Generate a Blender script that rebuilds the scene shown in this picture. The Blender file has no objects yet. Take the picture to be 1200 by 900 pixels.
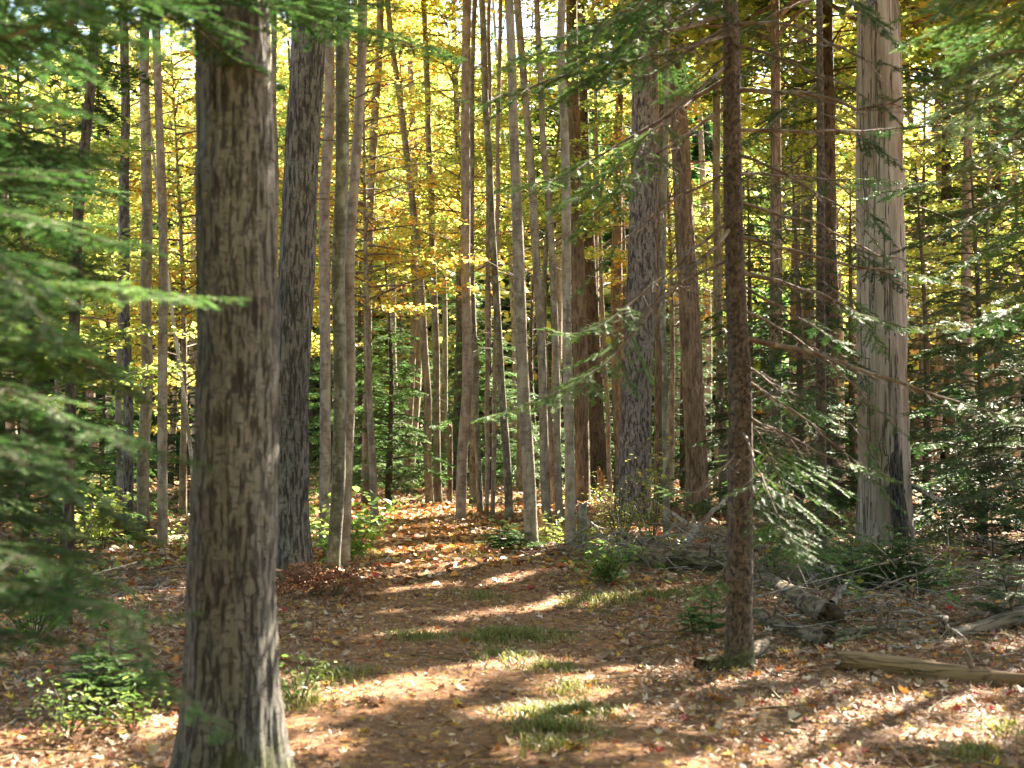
import bpy, math, random
import numpy as np

# ------------------------------------------------------------------ camera, sky, sun, exposure
scene = bpy.context.scene
PITCH = math.atan(50.0 / 1667.0)
F = 1667.0                      # focal length in pixels of the 1200 px wide photograph
CAM_Z = 1.5
cam_data = bpy.data.cameras.new('camera')
cam_data.lens = 50.0
cam_data.sensor_width = 36.0
cam_data.clip_start = 0.05
cam_data.clip_end = 2000.0
cam_data.dof.use_dof = True
cam_data.dof.focus_distance = 17.5
cam_data.dof.aperture_fstop = 3.0
cam_data.dof.aperture_blades = 9
cam = bpy.data.objects.new('camera', cam_data)
scene.collection.objects.link(cam)
cam.location = (0, 0, CAM_Z)
cam.rotation_euler = (math.radians(90) + PITCH, 0, 0)
scene.camera = cam

SUN_AZ, SUN_EL = math.radians(35), math.radians(38)
SUN = np.array([math.sin(SUN_AZ) * math.cos(SUN_EL), math.cos(SUN_AZ) * math.cos(SUN_EL), math.sin(SUN_EL)])
world = bpy.data.worlds.new('World')
scene.world = world
world.use_nodes = True
wn = world.node_tree
wn.nodes.clear()
sky = wn.nodes.new('ShaderNodeTexSky')
sky.sky_type = 'NISHITA'
sky.sun_disc = False
sky.sun_elevation = SUN_EL
sky.sun_rotation = SUN_AZ
bgn = wn.nodes.new('ShaderNodeBackground')
bgn.inputs['Strength'].default_value = 0.052
wo = wn.nodes.new('ShaderNodeOutputWorld')
wn.links.new(sky.outputs[0], bgn.inputs[0])
wn.links.new(bgn.outputs[0], wo.inputs[0])
sun_d = bpy.data.lights.new('sun', 'SUN')
sun_d.energy = 5.0
sun_d.angle = math.radians(0.5)
sun_d.color = (1.0, 0.92, 0.80)
sun_o = bpy.data.objects.new('sun', sun_d)
scene.collection.objects.link(sun_o)
sun_o.rotation_euler = (math.radians(90) - SUN_EL, 0, -SUN_AZ + math.pi)
sun_o.location = (20, 30, 40)

scene.view_settings.view_transform = 'Standard'
scene.view_settings.look = 'None'
scene.view_settings.gamma = 1.0
scene.view_settings.use_curve_mapping = False
scene.view_settings.exposure = 3.58
scene.view_settings.use_white_balance = True
scene.view_settings.white_balance_temperature = 7000
scene.cycles.use_denoising = True
scene.cycles.max_bounces = 6
scene.cycles.diffuse_bounces = 4
scene.cycles.glossy_bounces = 1
scene.cycles.transmission_bounces = 3
scene.cycles.caustics_reflective = False
scene.cycles.caustics_refractive = False
scene.cycles.sample_clamp_indirect = 6.0

# ------------------------------------------------------------------ helpers
R = np.random.RandomState(11)
random.seed(5)
C = scene.collection
RGT = np.array([1.0, 0, 0])
FWD = np.array([0, math.cos(PITCH), math.sin(PITCH)])
UPV = np.array([0, -math.sin(PITCH), math.cos(PITCH)])


def at(px, py, Y):
    """world point at depth Y that the photograph shows at (px, py)"""
    d = FWD + (px - 600) / F * RGT + (450 - py) / F * UPV
    return np.array([0, 0, CAM_Z]) + d * (Y / d[1])


def gnd(px, py):
    d = FWD + (px - 600) / F * RGT + (450 - py) / F * UPV
    return np.array([0, 0, CAM_Z]) + d * (-CAM_Z / d[2])


def _hash(i, j, seed):
    h = (i * 374761393 + j * 668265263 + seed * 974711) & 0x7fffffff
    h = ((h ^ (h >> 13)) * 1274126177) & 0x7fffffff
    return ((h ^ (h >> 16)) & 0xffff) / 65535.0


def vnoise(x, y, seed=0, wrap=None):
    seed = int(seed)
    x = np.asarray(x, float); y = np.asarray(y, float)
    i = np.floor(x).astype(np.int64); j = np.floor(y).astype(np.int64)
    fx = x - i; fy = y - j
    fx = fx * fx * (3 - 2 * fx); fy = fy * fy * (3 - 2 * fy)
    i1 = i + 1
    if wrap:
        i = i % wrap; i1 = i1 % wrap
    a = _hash(i, j, seed); b = _hash(i1, j, seed); c = _hash(i, j + 1, seed); d = _hash(i1, j + 1, seed)
    return (a * (1 - fx) + b * fx) * (1 - fy) + (c * (1 - fx) + d * fx) * fy


MOUNDS = [(*gnd(a, b)[:2], r) for a, b, r in [(345, 692, .5), (392, 688, .4), (623, 657, .35), (672, 657, .42), (1037, 650, .65),
                                              (741, 612, .6), (818, 604, .5), (541, 613, .4), (683, 596, .5), (597, 610, .35), (191, 648, .4), (168, 630, .4)]]


def ground_h(x, y):
    x = np.asarray(x, float); y = np.asarray(y, float)
    h = (vnoise(x * .35, y * .35, 3) - .5) * .16 + (vnoise(x * 1.3, y * 1.3, 4) - .5) * .05
    h = h + (vnoise(x * 4.2, y * 4.2, 6) - .5) * .022
    for mx_, my_, mr_ in MOUNDS:
        h = h + .05 * np.exp(-((x - mx_) ** 2 + (y - my_) ** 2) / (mr_ * mr_))
    far = np.clip((np.hypot(x, y) - 70) / 60, 0, 1)
    return h * (1 - far)


def link(o, parent=None):
    C.objects.link(o)
    if parent is not None:
        o.parent = parent
    return o


def mesh_obj(name, V, faces, mats, parent=None, origin=None, tint=None, smooth=True, midx=None):
    """ONE mesh object; faces is a list of (n,k) index arrays, midx a material index for each array"""
    V = np.asarray(V, np.float32).reshape(-1, 3)
    if origin is not None:
        V = V - np.asarray(origin, np.float32)
    me = bpy.data.meshes.new(name)
    faces = [np.asarray(f, np.int32) for f in faces if len(f)]
    nl = sum(f.size for f in faces); nf = sum(len(f) for f in faces)
    me.vertices.add(len(V)); me.loops.add(nl); me.polygons.add(nf)
    me.vertices.foreach_set('co', V.ravel())
    me.loops.foreach_set('vertex_index', np.concatenate([f.ravel() for f in faces]))
    sizes = np.concatenate([np.full(len(f), f.shape[1], np.int32) for f in faces])
    starts = np.concatenate([[0], np.cumsum(sizes)[:-1]]).astype(np.int32)
    me.polygons.foreach_set('loop_start', starts)
    me.polygons.foreach_set('use_smooth', np.full(nf, smooth))
    if not isinstance(mats, (list, tuple)):
        mats = [mats]
    for m in mats:
        me.materials.append(m)
    if midx is not None:
        mi = np.concatenate([np.full(len(f), k, np.int32) for f, k in zip(faces, midx)])
        me.polygons.foreach_set('material_index', mi)
    if tint is not None:
        a = me.attributes.new('tint', 'FLOAT_COLOR', 'POINT')
        t4 = np.ones((len(V), 4), np.float32); t4[:, :3] = tint
        a.data.foreach_set('color', t4.ravel())
    me.update(calc_edges=True)
    return link(bpy.data.objects.new(name, me), parent)


def thing(name, label, cat, loc, group=None):
    o = bpy.data.objects.new(name, None)
    o.empty_display_size = .2
    C.objects.link(o)
    o.location = [float(v) for v in loc]
    o['label'] = label; o['category'] = cat
    if group:
        o['group'] = group
    return o


def tag(o, label, cat, group=None):
    o['label'] = label; o['category'] = cat
    if group:
        o['group'] = group
    return o


class Acc:
    """collects vertices, faces and tints of one mesh"""
    def __init__(s):
        s.V = []; s.F = []; s.T = []; s.M = []; s.n = 0

    def add(s, V, F_, tint=(1, 1, 1), m=0):
        V = np.asarray(V, float).reshape(-1, 3)
        if len(V) == 0:
            return
        s.V.append(V)
        for f in (F_ if isinstance(F_, list) else [F_]):
            if len(f):
                s.F.append(np.asarray(f) + s.n); s.M.append(m)
        t = np.asarray(tint, float)
        s.T.append(np.broadcast_to(t, (len(V), 3)) if t.ndim == 1 else t)
        s.n += len(V)

    def build(s, name, mats, parent=None, origin=None, smooth=True):
        # merge the face arrays by size and material
        if s.n == 0:
            return None
        key = {}
        for f, m in zip(s.F, s.M):
            key.setdefault((f.shape[1], m), []).append(f)
        ks = list(key)
        return mesh_obj(name, np.concatenate(s.V), [np.concatenate(key[k]) for k in ks], mats, parent, origin,
                        np.concatenate(s.T), smooth, [k[1] for k in ks])


def norm(v):
    v = np.asarray(v, float)
    return v / (np.linalg.norm(v, axis=-1, keepdims=True) + 1e-9)


def resample(pts, n):
    """a smooth polyline of n points through pts (Catmull-Rom)"""
    pts = np.asarray(pts, float)
    if len(pts) == 2:
        return pts[0] + (pts[1] - pts[0]) * np.linspace(0, 1, n)[:, None]
    P = np.vstack([2 * pts[0] - pts[1], pts, 2 * pts[-1] - pts[-2]])
    seg = np.linalg.norm(np.diff(pts, axis=0), axis=1)
    cum = np.concatenate([[0], np.cumsum(seg)])
    s = np.linspace(0, cum[-1], n)
    k = np.clip(np.searchsorted(cum, s, side='right') - 1, 0, len(pts) - 2)
    t = ((s - cum[k]) / seg[k])[:, None]
    a, b, c, d = P[k], P[k + 1], P[k + 2], P[k + 3]
    return .5 * (2 * b + (c - a) * t + (2 * a - 5 * b + 4 * c - d) * t * t + (3 * b - a - 3 * c + d) * t ** 3)


def tube(pts, rad, sides=6):
    pts = np.asarray(pts, float); n = len(pts)
    rad = np.broadcast_to(np.asarray(rad, float), (n,))
    d = norm(np.gradient(pts, axis=0))
    ref = np.array([0, 0, 1.0]) if abs(d[:, 2]).mean() < .8 else np.array([0, 1.0, 0])
    u = norm(np.cross(d, ref)); v = np.cross(d, u)
    a = np.linspace(0, 2 * np.pi, sides, endpoint=False)
    V = pts[:, None, :] + rad[:, None, None] * (np.cos(a)[None, :, None] * u[:, None, :] + np.sin(a)[None, :, None] * v[:, None, :])
    i = np.arange(n - 1)[:, None] * sides; j = np.arange(sides)[None, :]; j2 = (j + 1) % sides
    Fq = np.stack([i + j, i + j2, i + sides + j2, i + sides + j], -1).reshape(-1, 4)
    return V.reshape(-1, 3), Fq


def sticks(P0, P1, r0, r1):
    """many straight thin three-sided twigs at once"""
    P0 = np.asarray(P0, float); P1 = np.asarray(P1, float); n = len(P0)
    r0 = np.broadcast_to(np.asarray(r0, float), (n,)); r1 = np.broadcast_to(np.asarray(r1, float), (n,))
    if n > 3 and CARVE and P0[:, 2].max() > .7:
        k = ~(in_gap(P0 * .75 + P1 * .25) | in_gap(P0 * .25 + P1 * .75))
        P0, P1, r0, r1 = P0[k], P1[k], r0[k], r1[k]
        n = len(P0)
    d = norm(P1 - P0)
    ref = np.where(np.abs(d[:, 2:3]) < .9, np.array([[0, 0, 1.0]]), np.array([[1.0, 0, 0]]))
    u = norm(np.cross(d, ref)); v = np.cross(d, u)
    a = np.array([0, 2.094, 4.189])
    ring = np.cos(a)[None, :, None] * u[:, None, :] + np.sin(a)[None, :, None] * v[:, None, :]
    V = np.concatenate([P0[:, None, :] + ring * r0[:, None, None], P1[:, None, :] + ring * r1[:, None, None]], 1)
    b = np.arange(n)[:, None, None] * 6
    q = np.array([[0, 1, 4, 3], [1, 2, 5, 4], [2, 0, 3, 5]])[None]
    return V.reshape(-1, 3), (b + q).reshape(-1, 4)


# ------------------------------------------------------------------ materials
def new_mat(name):
    m = bpy.data.materials.new(name)
    m.use_nodes = True
    nt = m.node_tree
    nt.nodes.clear()
    out = nt.nodes.new('ShaderNodeOutputMaterial')
    return m, nt, out


def N(nt, t, **kw):
    n = nt.nodes.new('ShaderNode' + t)
    for k, v in kw.items():
        if k in n.inputs.keys():
            n.inputs[k].default_value = v
        else:
            setattr(n, k, v)
    return n


def ramp(nt, stops):
    n = nt.nodes.new('ShaderNodeValToRGB')
    el = n.color_ramp.elements
    while len(el) < len(stops):
        el.new(.5)
    for e, (p, c) in zip(el, stops):
        e.position = p
        e.color = (c[0], c[1], c[2], 1)
    return n


def grey(*v):
    return [(p, (g, g, g)) for p, g in v]


def coords(nt, scale, jitter=True):
    """object coordinates in metres, shifted by a random amount for each object"""
    tc = N(nt, 'TexCoord')
    mp = N(nt, 'Mapping')
    mp.inputs['Scale'].default_value = scale
    nt.links.new(tc.outputs['Object'], mp.inputs['Vector'])
    if jitter:
        oi = N(nt, 'ObjectInfo')
        mu = N(nt, 'Math', operation='MULTIPLY')
        mu.inputs[1].default_value = 37.0
        nt.links.new(oi.outputs['Random'], mu.inputs[0])
        nt.links.new(mu.outputs[0], mp.inputs['Location'])
    return mp


def moss_foot(nt, last):
    """green moss growing on the lowest half metre of a trunk"""
    L = nt.links.new
    tc = N(nt, 'TexCoord'); sp = N(nt, 'SeparateXYZ')
    L(tc.outputs['Object'], sp.inputs[0])
    no = N(nt, 'TexNoise', Scale=5.0, Detail=5.0, Roughness=.7)
    L(tc.outputs['Object'], no.inputs['Vector'])
    ma = N(nt, 'MapRange'); ma.inputs['From Min'].default_value = .02; ma.inputs['From Max'].default_value = .55
    ma.inputs['To Min'].default_value = .34; ma.inputs['To Max'].default_value = -.3
    L(sp.outputs['Z'], ma.inputs['Value'])
    ad = N(nt, 'Math', operation='ADD')
    L(no.outputs[0], ad.inputs[0]); L(ma.outputs[0], ad.inputs[1])
    r = ramp(nt, grey((.58, 0), (.78, .75)))
    L(ad.outputs[0], r.inputs[0])
    m = N(nt, 'MixRGB'); m.inputs[2].default_value = (.095, .105, .035, 1)
    L(r.outputs[0], m.inputs[0]); L(last.outputs[0], m.inputs[1])
    return m


def bark(name, plate, furrow, light, scale=40, stretch=.2, bump=.9, lichen=None, lichen_amt=.5, rough=.9, lo=.38, hi=.52, dist=.03):
    """rough bark: ragged upright furrows of several widths between lighter ridges, broken across here and there"""
    m, nt, out = new_mat(name)
    L = nt.links.new
    mp = coords(nt, (scale, scale, scale * stretch))
    n1 = N(nt, 'TexNoise', Scale=1.0, Detail=7.0, Roughness=.66, Distortion=.35)
    L(mp.outputs[0], n1.inputs['Vector'])
    edge = ramp(nt, grey((lo, 0), (hi, 1)))
    L(n1.outputs[0], edge.inputs[0])
    # cross cracks
    mpc = coords(nt, (scale * .55, scale * .55, scale * 1.1))
    n2 = N(nt, 'TexNoise', Scale=1.0, Detail=4.0, Roughness=.6)
    L(mpc.outputs[0], n2.inputs['Vector'])
    er2 = ramp(nt, grey((.3, .62), (.46, 1)))
    L(n2.outputs[0], er2.inputs[0])
    em = N(nt, 'Math', operation='MULTIPLY')
    L(edge.outputs[0], em.inputs[0]); L(er2.outputs[0], em.inputs[1])
    fine = N(nt, 'TexNoise', Scale=3.4, Detail=5.0, Roughness=.7)
    L(mp.outputs[0], fine.inputs['Vector'])
    tone = N(nt, 'MixRGB')
    tone.inputs[1].default_value = (*plate, 1); tone.inputs[2].default_value = (*light, 1)
    tr = ramp(nt, grey((.4, 0), (.66, 1)))
    L(fine.outputs[0], tr.inputs[0]); L(tr.outputs[0], tone.inputs[0])
    col = N(nt, 'MixRGB')
    col.inputs[1].default_value = (*furrow, 1)
    L(em.outputs[0], col.inputs[0]); L(tone.outputs[0], col.inputs[2])
    last = col
    mp2 = coords(nt, (2.6, 2.6, 1.1))
    big = N(nt, 'TexNoise', Scale=1.0, Detail=6.0, Roughness=.6)
    L(mp2.outputs[0], big.inputs['Vector'])
    st = N(nt, 'MixRGB', blend_type='MULTIPLY')
    st.inputs[0].default_value = .65
    br = ramp(nt, [(.34, (.62, .6, .58)), (.66, (1.22, 1.2, 1.14))])
    L(big.outputs[0], br.inputs[0]); L(last.outputs[0], st.inputs[1]); L(br.outputs[0], st.inputs[2])
    last = st
    if lichen:
        ln = N(nt, 'TexNoise', Scale=7.5, Detail=6.0, Roughness=.75)
        mp3 = coords(nt, (1, 1, .7))
        L(mp3.outputs[0], ln.inputs['Vector'])
        lr = ramp(nt, grey((.52, 0), (.64, lichen_amt)))
        L(ln.outputs[0], lr.inputs[0])
        lm = N(nt, 'MixRGB')
        lm.inputs[2].default_value = (*lichen, 1)
        L(lr.outputs[0], lm.inputs[0]); L(last.outputs[0], lm.inputs[1])
        last = lm
    last = moss_foot(nt, last)
    hs = N(nt, 'Math', operation='MULTIPLY_ADD'); hs.inputs[1].default_value = .35
    L(fine.outputs[0], hs.inputs[0]); L(em.outputs[0], hs.inputs[2])
    bp = N(nt, 'Bump', Strength=bump, Distance=dist)
    L(hs.outputs[0], bp.inputs['Height'])
    p = N(nt, 'BsdfPrincipled', Roughness=rough)
    p.inputs['Specular IOR Level'].default_value = .25
    L(last.outputs[0], p.inputs['Base Color']); L(bp.outputs[0], p.inputs['Normal']); L(p.outputs[0], out.inputs[0])
    return m


def smooth_bark(name, a, b, spot, knots=None):
    """thin smooth bark: soft mottling, cross bands, pale spots"""
    m, nt, out = new_mat(name)
    L = nt.links.new
    mp = coords(nt, (9, 9, 3))
    n1 = N(nt, 'TexNoise', Scale=1.0, Detail=6.0, Roughness=.65)
    L(mp.outputs[0], n1.inputs['Vector'])
    r1 = ramp(nt, [(.3, tuple(.7 * v for v in b)), (.44, b), (.6, a)])
    L(n1.outputs[0], r1.inputs[0])
    mp2 = coords(nt, (9, 9, 34))
    n2 = N(nt, 'TexNoise', Scale=1.0, Detail=3.0)
    L(mp2.outputs[0], n2.inputs['Vector'])
    r2 = ramp(nt, [(.34, (.6, .58, .56)), (.5, (1, 1, 1))])
    L(n2.outputs[0], r2.inputs[0])
    mu = N(nt, 'MixRGB', blend_type='MULTIPLY'); mu.inputs[0].default_value = .8
    L(r1.outputs[0], mu.inputs[1]); L(r2.outputs[0], mu.inputs[2])
    mp3 = coords(nt, (5, 5, 3.2))
    n3 = N(nt, 'TexNoise', Scale=2.0, Detail=4.0, Roughness=.6)
    L(mp3.outputs[0], n3.inputs['Vector'])
    r3 = ramp(nt, grey((.52, 0), (.62, .8)))
    L(n3.outputs[0], r3.inputs[0])
    mm = N(nt, 'MixRGB'); mm.inputs[2].default_value = (*spot, 1)
    L(r3.outputs[0], mm.inputs[0]); L(mu.outputs[0], mm.inputs[1])
    last = mm
    if knots:
        mp4 = coords(nt, (12, 12, 7))
        v = N(nt, 'TexVoronoi', feature='F1', Scale=1.0)
        L(mp4.outputs[0], v.inputs['Vector'])
        r4 = ramp(nt, grey((.1, 1), (.24, 0)))
        L(v.outputs['Distance'], r4.inputs[0])
        k = N(nt, 'MixRGB'); k.inputs[2].default_value = (*knots, 1)
        L(r4.outputs[0], k.inputs[0]); L(last.outputs[0], k.inputs[1])
        last = k
    last = moss_foot(nt, last)
    ad = N(nt, 'Math', operation='ADD')
    L(n1.outputs[0], ad.inputs[0]); L(n2.outputs[0], ad.inputs[1])
    bp = N(nt, 'Bump', Strength=.5, Distance=.012)
    L(ad.outputs[0], bp.inputs['Height'])
    p = N(nt, 'BsdfPrincipled', Roughness=.8)
    p.inputs['Specular IOR Level'].default_value = .3
    L(last.outputs[0], p.inputs['Base Color']); L(bp.outputs[0], p.inputs['Normal']); L(p.outputs[0], out.inputs[0])
    return m


def tinted(name, trans=.4, rough=.5, spec=.4):
    """leaf material: the leaf's own colour comes from the mesh; light also passes through it"""
    m, nt, out = new_mat(name)
    L = nt.links.new
    at_ = N(nt, 'Attribute'); at_.attribute_name = 'tint'
    p = N(nt, 'BsdfPrincipled', Roughness=rough)
    p.inputs['Specular IOR Level'].default_value = spec
    L(at_.outputs['Color'], p.inputs['Base Color'])
    if trans > 0:
        t = N(nt, 'BsdfTranslucent')
        hs = N(nt, 'HueSaturation', Saturation=1.0, Value=1.42)
        L(at_.outputs['Color'], hs.inputs['Color']); L(hs.outputs[0], t.inputs['Color'])
        mx = N(nt, 'MixShader'); mx.inputs[0].default_value = trans
        L(p.outputs[0], mx.inputs[1]); L(t.outputs[0], mx.inputs[2]); L(mx.outputs[0], out.inputs[0])
    else:
        L(p.outputs[0], out.inputs[0])
    return m


def ground_mat(name, stops, fleck, scale):
    m, nt, out = new_mat(name)
    L = nt.links.new
    mp = coords(nt, (1, 1, 1), jitter=False)
    n1 = N(nt, 'TexNoise', Scale=scale, Detail=9.0, Roughness=.72)
    L(mp.outputs[0], n1.inputs['Vector'])
    r1 = ramp(nt, stops)
    L(n1.outputs[0], r1.inputs[0])
    big = N(nt, 'TexNoise', Scale=.9, Detail=5.0)
    L(mp.outputs[0], big.inputs['Vector'])
    br = ramp(nt, [(.3, (.7, .68, .66)), (.7, (1.15, 1.1, 1.05))])
    L(big.outputs[0], br.inputs[0])
    mu = N(nt, 'MixRGB', blend_type='MULTIPLY'); mu.inputs[0].default_value = 1
    L(r1.outputs[0], mu.inputs[1]); L(br.outputs[0], mu.inputs[2])
    v = N(nt, 'TexVoronoi', Scale=26.0)
    L(mp.outputs[0], v.inputs['Vector'])
    sp = N(nt, 'SeparateColor')
    L(v.outputs['Color'], sp.inputs[0])
    fr = ramp(nt, grey((.8, 0), (.84, .8)))
    L(sp.outputs[0], fr.inputs[0])
    fc = ramp(nt, fleck)
    L(sp.outputs[1], fc.inputs[0])
    mx = N(nt, 'MixRGB')
    L(fr.outputs[0], mx.inputs[0]); L(mu.outputs[0], mx.inputs[1]); L(fc.outputs[0], mx.inputs[2])
    bp = N(nt, 'Bump', Strength=.9, Distance=.03)
    ad = N(nt, 'Math', operation='MULTIPLY_ADD'); ad.inputs[1].default_value = .4
    L(v.outputs['Distance'], ad.inputs[0]); L(n1.outputs[0], ad.inputs[2]); L(ad.outputs[0], bp.inputs['Height'])
    p = N(nt, 'BsdfPrincipled', Roughness=.95)
    p.inputs['Specular IOR Level'].default_value = .15
    L(mx.outputs[0], p.inputs['Base Color']); L(bp.outputs[0], p.inputs['Normal']); L(p.outputs[0], out.inputs[0])
    return m


def wood_mat(name, a, b, dark, scale=(30, 30, 1.4), bump=.6):
    """bare weathered wood: long grain streaks and open cracks (along the object's z axis)"""
    m, nt, out = new_mat(name)
    L = nt.links.new
    mp = coords(nt, scale)
    n1 = N(nt, 'TexNoise', Scale=1.0, Detail=6.0, Roughness=.65)
    L(mp.outputs[0], n1.inputs['Vector'])
    r1 = ramp(nt, [(.28, dark), (.36, b), (.62, a)])
    L(n1.outputs[0], r1.inputs[0])
    mp2 = coords(nt, (2.5, 2.5, .8))
    n2 = N(nt, 'TexNoise', Scale=1.0, Detail=4.0)
    L(mp2.outputs[0], n2.inputs['Vector'])
    r2 = ramp(nt, [(.36, (.6, .47, .36)), (.5, (.9, .85, .8)), (.66, (1.15, 1.12, 1.1))])
    L(n2.outputs[0], r2.inputs[0])
    mu = N(nt, 'MixRGB', blend_type='MULTIPLY'); mu.inputs[0].default_value = .9
    L(r1.outputs[0], mu.inputs[1]); L(r2.outputs[0], mu.inputs[2])
    mp5 = coords(nt, (scale[0] * .42, scale[1] * .42, scale[2] * .5))
    n5 = N(nt, 'TexNoise', Scale=1.0, Detail=3.0, Roughness=.6)
    L(mp5.outputs[0], n5.inputs['Vector'])
    s1 = N(nt, 'Math', operation='SUBTRACT'); s1.inputs[1].default_value = .5
    s2 = N(nt, 'Math', operation='ABSOLUTE')
    L(n5.outputs[0], s1.inputs[0]); L(s1.outputs[0], s2.inputs[0])
    r5 = ramp(nt, grey((.004, 0), (.022, 1)))
    L(s2.outputs[0], r5.inputs[0])
    ck = N(nt, 'MixRGB'); ck.inputs[1].default_value = (*dark, 1)
    L(r5.outputs[0], ck.inputs[0]); L(mu.outputs[0], ck.inputs[2])
    mu = ck
    hh = N(nt, 'Math', operation='ADD')
    L(n1.outputs[0], hh.inputs[0]); L(r5.outputs[0], hh.inputs[1])
    bp = N(nt, 'Bump', Strength=bump, Distance=.02)
    L(hh.outputs[0], bp.inputs['Height'])
    p = N(nt, 'BsdfPrincipled', Roughness=.85)
    p.inputs['Specular IOR Level'].default_value = .25
    L(mu.outputs[0], p.inputs['Base Color']); L(bp.outputs[0], p.inputs['Normal']); L(p.outputs[0], out.inputs[0])
    return m


M = {}
M['oak'] = bark('ridged_grey_bark', (.15, .138, .122), (.062, .054, .046), (.22, .208, .188), 46, .16, 1.0, (.16, .165, .125), .5, lo=.39, hi=.49)
M['oak_dark'] = bark('furrowed_grey_bark', (.14, .122, .106), (.055, .045, .037), (.205, .187, .163), 40, .17, 1.0, (.15, .15, .12), .3, lo=.40, hi=.50)
M['pine'] = bark('scaly_pine_bark', (.185, .16, .155), (.065, .052, .048), (.26, .235, .23), 26, .28, 1.0, (.2, .2, .18), .3, lo=.39, hi=.49)
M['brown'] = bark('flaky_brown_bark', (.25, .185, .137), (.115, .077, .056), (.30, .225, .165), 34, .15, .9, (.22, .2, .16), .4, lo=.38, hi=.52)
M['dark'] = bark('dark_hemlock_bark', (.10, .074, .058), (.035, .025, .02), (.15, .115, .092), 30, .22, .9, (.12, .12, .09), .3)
M['grey'] = smooth_bark('smooth_grey_bark', (.26, .217, .16), (.15, .12, .088), (.28, .255, .205))
M['tan'] = smooth_bark('pinkish_tan_bark', (.28, .215, .16), (.17, .125, .092), (.30, .255, .205))
M['green'] = smooth_bark('greenish_grey_bark', (.185, .168, .118), (.10, .09, .062), (.26, .25, .19))
M['fir'] = bark('rough_fir_bark', (.125, .09, .068), (.06, .042, .033), (.165, .128, .102), 44, .75, .9, (.17, .16, .13), .45, lo=.36, hi=.5)
M['white'] = smooth_bark('pale_sapling_bark', (.5, .45, .38), (.3, .25, .2), (.6, .56, .5))
M['snag'] = wood_mat('bare_silver_wood', (.31, .28, .238), (.21, .18, .147), (.07, .055, .042), (24, 24, .55), 1.0)
M['burnt'] = bark('blackened_bark', (.07, .062, .056), (.018, .015, .013), (.125, .112, .1), 40, .2, 1.0, (.15, .14, .12), .4)
M['rot'] = wood_mat('orange_rotten_wood', (.42, .24, .12), (.28, .14, .06), (.10, .05, .03), (30, 30, 3), .8)
M['log'] = wood_mat('tan_log_wood', (.30, .21, .125), (.22, .148, .088), (.12, .078, .048), (34, 34, 1.6), .7)
M['mosslog'] = bark('mossy_log_bark', (.19, .14, .095), (.065, .045, .032), (.27, .215, .16), 24, .35, .9, (.10, .125, .035), .85)
M['greywood'] = wood_mat('grey_deadwood', (.36, .33, .29), (.22, .19, .16), (.07, .055, .045), (26, 26, 2), .7)
M['end'] = wood_mat('cut_log_end', (.10, .07, .05), (.05, .035, .025), (.02, .015, .01), (14, 14, 14), .6)
M['twig'] = smooth_bark('dead_twig_bark', (.17, .12, .085), (.10, .066, .045), (.27, .225, .18))
M['shoot'] = smooth_bark('brown_twig_bark', (.10, .07, .045), (.06, .042, .028), (.14, .11, .08))
M['leaf'] = tinted('autumn_leaf', .5, .45, .4)
M['needle'] = tinted('fir_needle', .3, .5, .2)
M['litter'] = tinted('fallen_leaf', .12, .6, .35)
M['blade'] = tinted('grass_blade', .35, .5, .3)
M['ground'] = ground_mat('forest_floor', [(.3, (.07, .042, .028)), (.48, (.17, .095, .055)), (.62, (.27, .165, .10)), (.78, (.36, .26, .18))],
                         [(0, (.34, .22, .13)), (.5, (.40, .17, .04)), (.8, (.45, .30, .06)), (1, (.25, .06, .03))], 7.0)
M['path'] = ground_mat('needle_path', [(.3, (.10, .055, .036)), (.5, (.215, .112, .058)), (.64, (.32, .18, .10)), (.8, (.40, .28, .2))],
                       [(0, (.34, .22, .13)), (.5, (.40, .18, .05)), (.8, (.42, .28, .07)), (1, (.22, .05, .03))], 11.0)

# palettes of leaf colours (the leaves' own colours; 'fresh' also stands in for sun on firs behind the path)
PAL = {
    'yellow': np.array([(.64, .56, .13), (.60, .56, .14), (.47, .52, .12), (.64, .51, .12), (.36, .45, .10), (.62, .39, .09), (.28, .38, .08)]),
    'gold': np.array([(.64, .50, .11), (.62, .38, .08), (.60, .53, .12), (.58, .26, .06), (.44, .50, .11), (.3, .40, .08)]),
    'lime': np.array([(.34, .44, .10), (.44, .49, .12), (.25, .35, .08), (.55, .52, .13), (.18, .27, .07)]),
    'leafgreen': np.array([(.16, .27, .06), (.22, .33, .07), (.13, .22, .05), (.34, .40, .09)]),
    'bushmix': np.array([(.16, .22, .05), (.24, .28, .06), (.34, .34, .07), (.12, .18, .04), (.40, .32, .07)]),
    'green': np.array([(.10, .19, .04), (.15, .24, .05), (.22, .30, .06), (.08, .15, .035)]),
    'fir': np.array([(.034, .092, .024), (.046, .115, .028), (.062, .138, .032), (.028, .074, .022)]),
    'fresh': np.array([(.08, .18, .04), (.11, .22, .05), (.06, .14, .04), (.14, .25, .06)]),
    'bluefir': np.array([(.08, .125, .055), (.11, .155, .07), (.065, .105, .04)]),
    'litter': np.array([(.42, .28, .18), (.48, .36, .25), (.28, .16, .095), (.21, .12, .07), (.36, .21, .11), (.56, .45, .35),
                        (.45, .19, .04), (.55, .36, .06), (.30, .10, .04), (.30, .035, .025)]),
    'gold_litter': np.array([(.50, .27, .07), (.56, .36, .07), (.42, .20, .05), (.34, .17, .07), (.28, .14, .07), (.5, .36, .2), (.40, .10, .03)]),
    'moss': np.array([(.12, .15, .03), (.19, .20, .05), (.26, .23, .08), (.10, .11, .03), (.24, .16, .08)]),
    'fern': np.array([(.22, .07, .03), (.30, .12, .05), (.17, .06, .03)]),
}


def pick(pal, n, jit=.25, w=None):
    p = PAL[pal]
    k = R.choice(len(p), n, p=w)
    return p[k] * (1 + R.uniform(-jit, jit, (n, 1)))


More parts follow.
